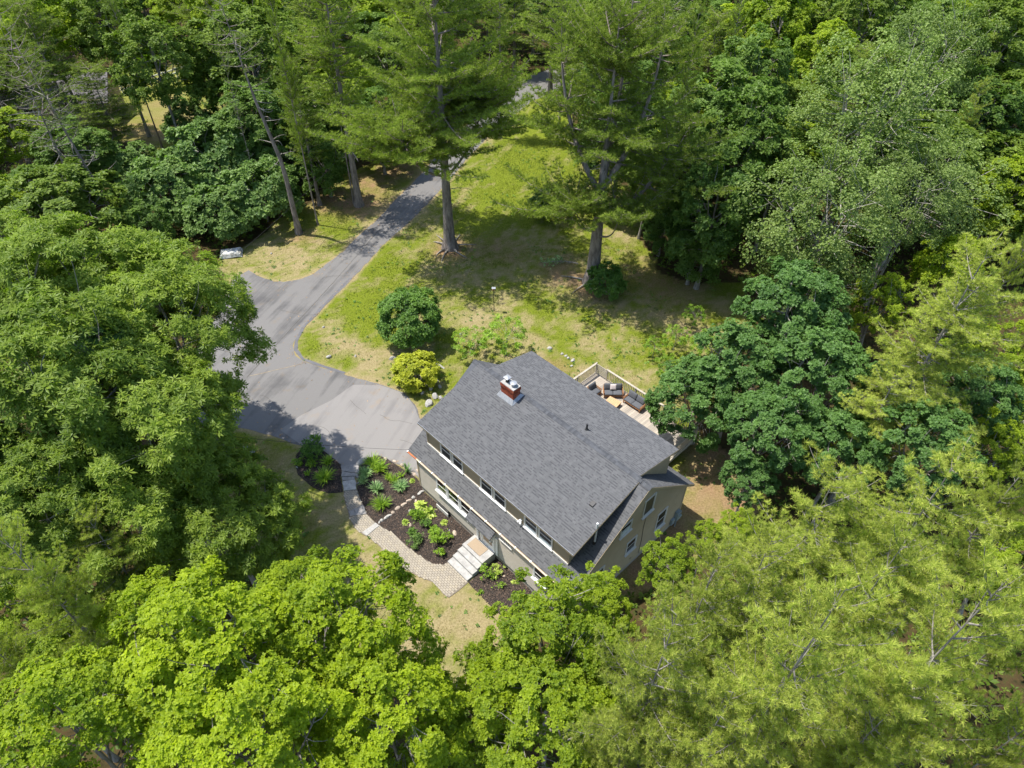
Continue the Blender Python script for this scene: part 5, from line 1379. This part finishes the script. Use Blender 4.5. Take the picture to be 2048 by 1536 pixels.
top = [(640, 272, .42, .25, 'flat edging stone at the top of the upper bed'), (735, 322, .50, .28, 'pale edging stone along the driveway beside the iris'), (700, 300, .30, .22, 'small edging stone between two larger along the driveway'), (798, 372, .62, .34, 'flat tan edging stone near the house corner'), (838, 350, .40, .3, 'edging stone touching the house corner'), (560, 248, .3, .2, 'small tan stone behind the grassy tufts')]
for a, b_, sx, sy, lab in top:
    q = z2(a, b_); rock(q[0], q[1], sx, sy, .12, lab, 'stone_tan', rz=math.radians(-38), name='edging_stone')
q = z2(358, 277); rock(q[0], q[1], .86, .44, .30, 'oblong pale boulder standing at the start of the path', 'granite', rz=math.radians(48), name='boulder')
for a, b_, s, mt, lab in ((1150, 885, .42, 'stone_tan', 'largest tan rock in the lower mulch bed'), (1105, 860, .17, 'granite', 'white round stone beside the largest tan rock'), (768, 695, .30, 'granite', 'pale rock left of the low green mound'), (820, 612, .30, 'stone_tan', 'tan rock beside the edging row'),
                          (985, 695, .42, 'stone_tan', 'tan rock behind the variegated hosta'), (772, 815, .28, 'stone_tan', 'tan rock right of the small lime hosta'), (1126, 782, .11, 'granite', 'small white stone near the foundation'), (1166, 788, .07, 'granite', 'tiny white stone near the foundation'),
                          (660, 890, .09, 'stone_tan', 'tiny stone near the path edge'), (640, 315, .08, 'granite', 'tiny white stone in the upper bed'), (1570, 1250, .22, 'stone_tan', 'flat tan stone in the bed right of the steps'), (382, 582, .09, 'stone_tan', 'tiny stone in the upper bed by the path'), (318, 400, .3, 'slate', 'upright dark stone beside the slabs'), (325, 455, .26, 'slate', 'dark stone below the other beside the slabs')):
    q = z2(a, b_); rock(q[0], q[1], s, s * .7, s * .45, lab, mt, rz=a * .01)
for px, py, s, lab in ((647, 655, .30, 'white stone in the grass near the driveway bend'), (657, 714, .50, 'flat pale stone in the grass inside the driveway bend'), (711, 712, .28, 'small pale stone right of the flat one in the grass'), (786, 717, .62, 'pale pointed rock left of the yellow bush'),
                       (858, 808, .75, 'largest white boulder by the house corner'), (870, 792, .62, 'white boulder behind the largest one'), (882, 797, .50, 'white boulder closest to the roof edge'), (845, 786, .34, 'small grey boulder under the yellow bush'), (862, 778, .42, 'grey boulder right of the yellow bush'), (880, 774, .4, 'grey boulder above the white ones'), (853, 770, .3, 'small boulder in the shade of the yellow bush'),
                       (875, 762, .34, 'dark small boulder behind the yellow bush'), (1100, 697, .50, 'white rock beyond the roof peak, alone'), (1124, 708, .34, 'grey rock heading the short row behind the roof'), (1132, 712, .30, 'white rock second in the short row behind the roof'), (1137, 716, .30, 'white rock third in the short row behind the roof'), (1146, 721, .46, 'larger grey rock ending the short row behind the roof'),
                       (1143, 732, .30, 'pale rock below the short row behind the roof'), (543, 507, .25, 'brown rock on the gravelly bank'), (560, 498, .12, 'small stone on the gravelly bank'), (503, 905, .5, 'ledge rock in the shaded bank'), (490, 895, .35, 'smaller ledge rock in the shaded bank'), (921, 668, .22, 'small stone in the dry lawn'), (596, 925, .3, 'grey stone at the left bed edge'), (594, 935, .2, 'small grey stone at the left bed edge')):
    rock(px, py, s, s * .72, s * .42, lab, 'stone_grey' if ('grey' in lab or 'dark' in lab or 'ledge' in lab) else 'granite', rz=px * .02)
rock(878, 731, 1.1, .28, .10, 'long low stone lying behind the yellow bush', 'stone_grey', rz=math.radians(-38))

# ------------------------------------------------------------------ garden plants
def blades(px, py, R, n, h, label, lf='lf_blade', w=.022, name='daylily', seed=0, cat='plant', up=.5):
    r = np.random.default_rng(int(px * 3 + py) + seed); root = thing(name, label, cat, tuple(at(px, py, 0)))
    g = MB(); az = r.random(n) * 6.28; L = R * r.uniform(.6, 1.15, n); H_ = h * r.uniform(.6, 1.1, n)
    b0 = np.c_[r.normal(0, R * .12, (n, 2)), np.full(n, .02)]; d = np.stack([np.cos(az), np.sin(az), np.zeros(n)], 1); s = np.stack([-np.sin(az), np.cos(az), np.zeros(n)], 1)
    ts = [0, .35, .7, 1.0]; P = []
    for t in ts:
        zt = H_ * (4 * t * (1 - t * up) * .5)
        P.append(b0 + d * (L * t)[:, None] + np.array([0, 0, 1.]) * zt[:, None])
    var = np.clip(.5 + r.normal(0, .22, n), 0, 1)
    for i in range(3):
        w0, w1 = [w, w * .9, w * .6, .002][i], [w, w * .9, w * .6, .002][i + 1]
        Vv = np.stack([P[i] - s * w0, P[i] + s * w0, P[i + 1] + s * w1, P[i + 1] - s * w1], 1).reshape(-1, 3)
        g.quads(Vv, np.arange(len(Vv)).reshape(-1, 4), var)
    g.obj('leaves', M[lf], root); return root
def hosta(px, py, R, label, lf='lf_hosta', seed=0):
    r = np.random.default_rng(int(px * 3 + py) + seed); root = thing('hosta', label, 'plant', tuple(at(px, py, 0)))
    g = MB()
    for k_, (rad, z, tl) in enumerate(((.0, .22, 45), (.35, .15, 70), (.6, .08, 85))):
        n = [1, 4, 7][k_]; a = np.arange(n) * 6.28 / n + r.random()
        Cn = np.stack([np.cos(a) * rad * R, np.sin(a) * rad * R, np.full(n, z * R / .4 + .03)], 1); Ax = np.stack([np.cos(a) * .5 * (k_ > 0), np.sin(a) * .5 * (k_ > 0), np.ones(n)], 1)
        rosettes(g, Cn, Ax, 5, R * .62, R * .19, tl, r, np.clip(.55 + r.normal(0, .2, n), 0, 1))
    g.obj('leaves', M[lf], root); return root
def shrublet(px, py, R, H, label, lf='lf_bush', n=300, L=.07, W=.022, name='shrub', k=4):
    r = np.random.default_rng(int(px * 3 + py)); root = thing(name, label, 'shrub', tuple(at(px, py, 0)))
    g = MB(); st = MB(); nc = 14; cc = np.c_[r.normal(0, R * .42, (nc, 2)), r.uniform(.35, .95, nc) * H]
    for c in cc: st.tube(curve((0, 0, 0), c, (0, 0, .1 * H), 4), np.linspace(.014, .004, 4), 3, cap=False)
    cid = r.integers(0, nc, n); pos = cc[cid] + r.normal(0, R * .17, (n, 3)); pos[:, 2] = np.clip(pos[:, 2], .05, None)
    rosettes(g, pos, r.normal(0, .5, (n, 3)) + np.array([0, 0, 1]), k, L, W, 70, r, np.clip(.5 + r.normal(0, .2, n), 0, 1))
    st.obj('stems', M['bark_grey'], root); g.obj('foliage', M[lf], root); return root
for a, b_, R, n, h, lab, lf in ((530, 655, .62, 130, .5, 'arching green daylily clump at the lower end of the upper bed', 'lf_blade'), (455, 300, .62, 120, .6, 'tall daylily clump by the top edge of the upper bed', 'lf_blade'), (520, 345, .60, 110, .55, 'daylily clump beside the tallest one in the upper bed', 'lf_blade'), (395, 395, .5, 80, .5, 'grassy clump near the slabs in the upper bed', 'lf_blue'),
                             (370, 450, .4, 50, .35, 'sprawling grey green clump nearest the path slabs', 'lf_blue'), (485, 520, .5, 70, .5, 'spiky iris clump in the middle of the upper bed', 'lf_blue'), (690, 500, .55, 90, .4, 'green clump with pale leaves near the house corner', 'lf_blue'), (640, 445, .4, 60, .4, 'dark green clump behind the pale leaved one', 'lf_blade'), (585, 415, .32, 50, .35, 'small lily clump in the centre of the upper bed', 'lf_blade'),
                             (745, 360, .34, 26, .6, 'pale blue iris fan by the driveway edge', 'lf_blue'), (690, 400, .3, 30, .3, 'thin dark clump below the iris fan', 'lf_blade')):
    q = z2(a, b_); blades(q[0], q[1], R, n, h, lab, lf, w=.03 if lf == 'lf_blue' else .020, name='iris' if 'iris' in lab else 'daylily')
zl = lambda a, b_: (560 + a / 9.6, 860 + b_ / 9.6)
for a, b_, R, n, h, lab in ((870, 960, .70, 150, .6, 'big daylily clump in the shaded bed left of the path'), (930, 650, .50, 80, .5, 'daylily clump above the big one in the shaded bed'), (540, 870, .28, 40, .3, 'small lily clump at the left of the shaded bed')):
    q = zl(a, b_); blades(q[0], q[1], R, n, h, lab)
q = zl(600, 470); shrublet(q[0], q[1], .9, .9, 'dense dark leafed shrub at the top of the shaded bed', n=700, L=.10, W=.03)
q = zl(640, 660); shrublet(q[0], q[1], .4, .35, 'low yellow green shrub in the shaded bed', 'lf_blade', n=160)
q = zl(370, 640); shrublet(q[0], q[1], .35, .35, 'low shrub beside the grey stone in the shaded bed', 'lf_blade', n=140)
for a, b_, R, lab, lf in ((862, 655, .38, 'lime hosta nearest the edging stones', 'lf_hosta'), (935, 715, .42, 'variegated white and green hosta beside the tan rock', 'lf_hosta'), (728, 792, .22, 'small lime hosta nearest the path', 'lf_hosta'), (1056, 795, .24, 'small pale hosta near the foundation', 'lf_hosta'), (788, 440, .2, 'small lime hosta in the upper bed near the wall', 'lf_hosta'), (1650, 1302, .14, 'tiny hosta in the bed right of the steps', 'lf_hosta')):
    q = z2(a, b_); hosta(q[0], q[1], R, lab, lf)
for a, b_, R, H_, n, lab, lf in ((825, 735, .50, .35, 420, 'low rounded golden green mound in the lower bed', 'lf_blade'), (905, 810, .30, .45, 160, 'small dark leaved shrub in the centre of the lower bed', 'lf_bush'), (785, 885, .28, .4, 130, 'small green shrub near the curve of the path', 'lf_bush'), (840, 975, .55, .5, 360, 'wide low blue green shrub by the path', 'lf_shrub'),
                              (990, 940, .62, 1.0, 520, 'tall bright yellow green shrub in the lower bed', 'lf_blade'), (1035, 1060, .32, .5, 160, 'bright shrub tip nearest the steps', 'lf_blade'), (1105, 925, .26, .4, 60, 'sparse twiggy plant beside the largest tan rock', 'lf_blade'),
                              (1430, 1260, .5, .8, 170, 'open bright shrub in the bed right of the steps', 'lf_blade'), (1515, 1225, .35, .4, 120, 'pale variegated shrub behind the open one right of the steps', 'lf_hosta'), (1540, 1350, .3, .4, 50, 'thin leggy plant low in the bed right of the steps', 'lf_blade'), (1370, 1385, .16, .2, 30, 'tiny weed at the corner of the right bed', 'lf_blade')):
    q = z2(a, b_); shrublet(q[0], q[1], R, H_, lab, lf, n=n)

# ------------------------------------------------------------------ bird feeder, tarp, wires, branch debris
b_ = at(988, 621); fd_ = thing('bird_feeder', 'small bird feeder on a thin dark pole in the back lawn', 'bird feeder', tuple(b_))
MB().tube([(0, 0, -.1), (0, 0, 2.0)], .032, 6).obj('pole', M['dark'], fd_)
g = MB(); g.box((-.11, -.09, 2.0), (.11, .09, 2.03)); g.box((-.08, -.06, 2.03), (.08, .06, 2.17)); g.obj('feeder_box', M['acacia'], fd_)
g = MB(); g.prism([(-.15, -.13, 2.18), (.15, -.13, 2.18), (.15, 0, 2.27), (-.15, 0, 2.27)], (0, 0, -.015)); g.prism([(.15, .13, 2.18), (-.15, .13, 2.18), (-.15, 0, 2.27), (.15, 0, 2.27)], (0, 0, -.015)); g.obj('feeder_roof', M['metal'], fd_)
MB().tube([(-.09, 0, .02), (.09, 0, .02)], .012, 5).obj('foot_bar', M['dark'], fd_)

M['tarp'] = plain('tarp', (.78, .77, .74), (.22, .22, .19), .7, 2.5, bmp=.6)
tp = thing('tarp_stack', 'stained white tarp over a low pile beside the bushes', 'tarp', tuple(at(463, 509)), math.radians(14))
n = 14; X, Y = np.meshgrid(np.linspace(-.95, .95, n), np.linspace(-.6, .6, n)); Zt = .38 * (1 - np.clip(np.maximum(abs(X) / .95, abs(Y) / .6), 0, 1) ** 6) + (fbm(X + 3, Y + 3, 3, 2) - .5) * .16 + .06
i = np.arange(n * n).reshape(n, n); g = MB(); g.quads(np.stack([X, Y, Zt], -1), np.stack([i[:-1, :-1], i[:-1, 1:], i[1:, 1:], i[1:, :-1]], -1).reshape(-1, 4)); g.obj('cover', M['tarp'], tp)
MB().box((-.85, -.5, -.02), (.85, .5, .30)).obj('pile', M['rail'], tp)

def wire(P0, P1, sag, name, label, r=.012):
    P0, P1 = np.array(P0), np.array(P1); t = np.linspace(0, 1, 24)[:, None]; P = P0 + (P1 - P0) * t; P[:, 2] -= sag * 4 * (t[:, 0] * (1 - t[:, 0]))
    o = MB().tube(P, r, 5).obj(name, M['dark'], None); tag(o, label, 'cable')
e = HW(UL, VE, ZE + .02)
wire(tuple(e), tuple(at(380, 862, 3.6)), .25, 'utility_wire', 'thin utility wire running from the house eave across the driveway')
wire(tuple(at(478, 506, 2.2)), tuple(at(790, 190, 8)), .6, 'utility_wire', 'thin wire rising from the white tarp into the pines')

br = thing('fallen_branch', 'grey fallen pine branch lying left of the forked pine trunk', 'branch', tuple(at(1125, 528)), .3)
g = MB(); g.tube(curve((-1.6, .5, .1), (1.3, -.4, .06), (0, .1, .15), 7), np.linspace(.02, .06, 7), 5)
r_ = np.random.default_rng(4)
for _ in range(14):
    x = r_.uniform(-1.5, .8); g.tube([(x, .5 - .31 * (x + 1.6), .12), (x - r_.uniform(.2, .7), .5 - .31 * (x + 1.6) + r_.normal(0, .4), .12 + r_.uniform(0, .2))], [.015, .005], 3)
g.obj('limb', M['bark_pale'], br)
g = MB(); rosettes(g, np.c_[r_.uniform(-1.8, .2, 120), r_.normal(.4, .35, 120), r_.uniform(.05, .3, 120)], r_.normal(0, .4, (120, 3)) + np.array([0, 0, 1]), 4, .12, .04, 70, r_, r_.random(120)); g.obj('twigs', M['lf_blue'], br)

# ------------------------------------------------------------------ neighbours seen between the trees
M['nroof'] = plain('neighbour_roof', (.20, .185, .19), (.14, .13, .14), .9, 6)
M['nwall'] = plain('neighbour_wall', (.62, .64, .66), (.52, .54, .56), .8, 2)
def simple_house(px, py, L, D, hw, hr, rz, label, wall='nwall'):
    h = thing('neighbour_house', label, 'house', tuple(at(px, py)), rz)
    MB().prism([(L / 2, -D / 2, 0), (L / 2, D / 2, 0), (L / 2, D / 2, hw), (L / 2, 0, hr - .1), (L / 2, -D / 2, hw)], (-L, 0, 0)).obj('wall', M[wall], h)
    for s in (-1, 1):
        p = [(-L / 2 - .4, s * (D / 2 + .4), hw - .25), (L / 2 + .4, s * (D / 2 + .4), hw - .25), (L / 2 + .4, 0, hr), (-L / 2 - .4, 0, hr)]
        slab(p, .12, 'roof', M['nroof'], h)
    for s in (-1, 1):
        for k in range(3):
            x = -L / 2 + L * (k + .5) / 3
            w = MB().box((x - .55, s * D / 2 - .03, 1.0), (x + .55, s * D / 2 + .03, 2.3)).obj('window', M['white'], h)
            MB().box((x - .45, s * D / 2 - .04, 1.1), (x + .45, s * D / 2 + .04, 2.2)).obj('pane', M['glass'], w)
    MB().box((L / 2 - .02, -.5, 0), (L / 2 + .04, .5, 2.1)).obj('door', M['dark'], h)
    return h
simple_house(1285, 150, 11, 7, 4.0, 6.2, math.radians(-18), 'pale neighbour house glimpsed through the forked pine near the top')
simple_house(150, 232, 10, 6.5, 2.8, 4.8, math.radians(12), 'grey roofed neighbour house glimpsed behind the thin pines at left', 'siding_trim')
fl_ = thing('rainbow_flag', 'rainbow striped flag hanging on the pale neighbour house', 'flag', tuple(at(1254, 112, 3.2)), math.radians(-18))
for k, c in enumerate(((.75, .03, .03), (.85, .28, .02), (.85, .70, .03), (.04, .40, .08), (.02, .10, .50), (.22, .04, .35))):
    M['flag%d' % k] = plain('flag%d' % k, c, c, .8, 3)
    g = MB(); P = [(-.55 + k * .19, .06 * math.sin(k * 1.1 + zz_), zz_ * .55) for zz_ in range(5)]; P2 = [(-.55 + (k + 1) * .19, .06 * math.sin((k + 1) * 1.1 + zz_), zz_ * .55) for zz_ in range(5)]
    V_ = np.array(P + P2); g.quads(V_, [[i, i + 5, i + 6, i + 1] for i in range(4)]); g.obj('stripe', M['flag%d' % k], fl_)
MB().tube([(-.62, 0, 2.22), (.65, 0, 2.22)], .03, 6).obj('flag_rod', M['white'], fl_)
def fence(p0, p1, n):
    a, b2 = at(*p0), at(*p1); d = b2 - a; L = d.length; f = thing('rail_fence', 'white two rail fence between the trees at upper left', 'fence', tuple(a), math.atan2(d.y, d.x))
    for k in range(n + 1): MB().box((L * k / n - .07, -.07, -.1), (L * k / n + .07, .07, 1.25)).obj('post', M['white'], f)
    for zz_ in (.55, 1.0): MB().box((0, -.035, zz_), (L, .035, zz_ + .16)).obj('rail', M['white'], f)
fence((190, 208), (430, 132), 9)

# remove kinds that were never placed
for o in (mapA, mapB, hick, darkA, forA, forB, forC, asp, bush, pinN, pinM, pinF, pinS):
    if not o['label']: print('unused', o.name)
for o in C.objects:
    for k_ in ('R', 'H', 'cz', 'hz'):
        if k_ in o: del o[k_]
for m_ in sorted(bpy.data.meshes, key=lambda q: -len(q.polygons))[:14]: print('MESH', m_.name, len(m_.polygons))
print('tris', sum(len(m_.polygons) * 2 for m_ in bpy.data.meshes), 'objects', len(C.objects), 'woods', len(WD))
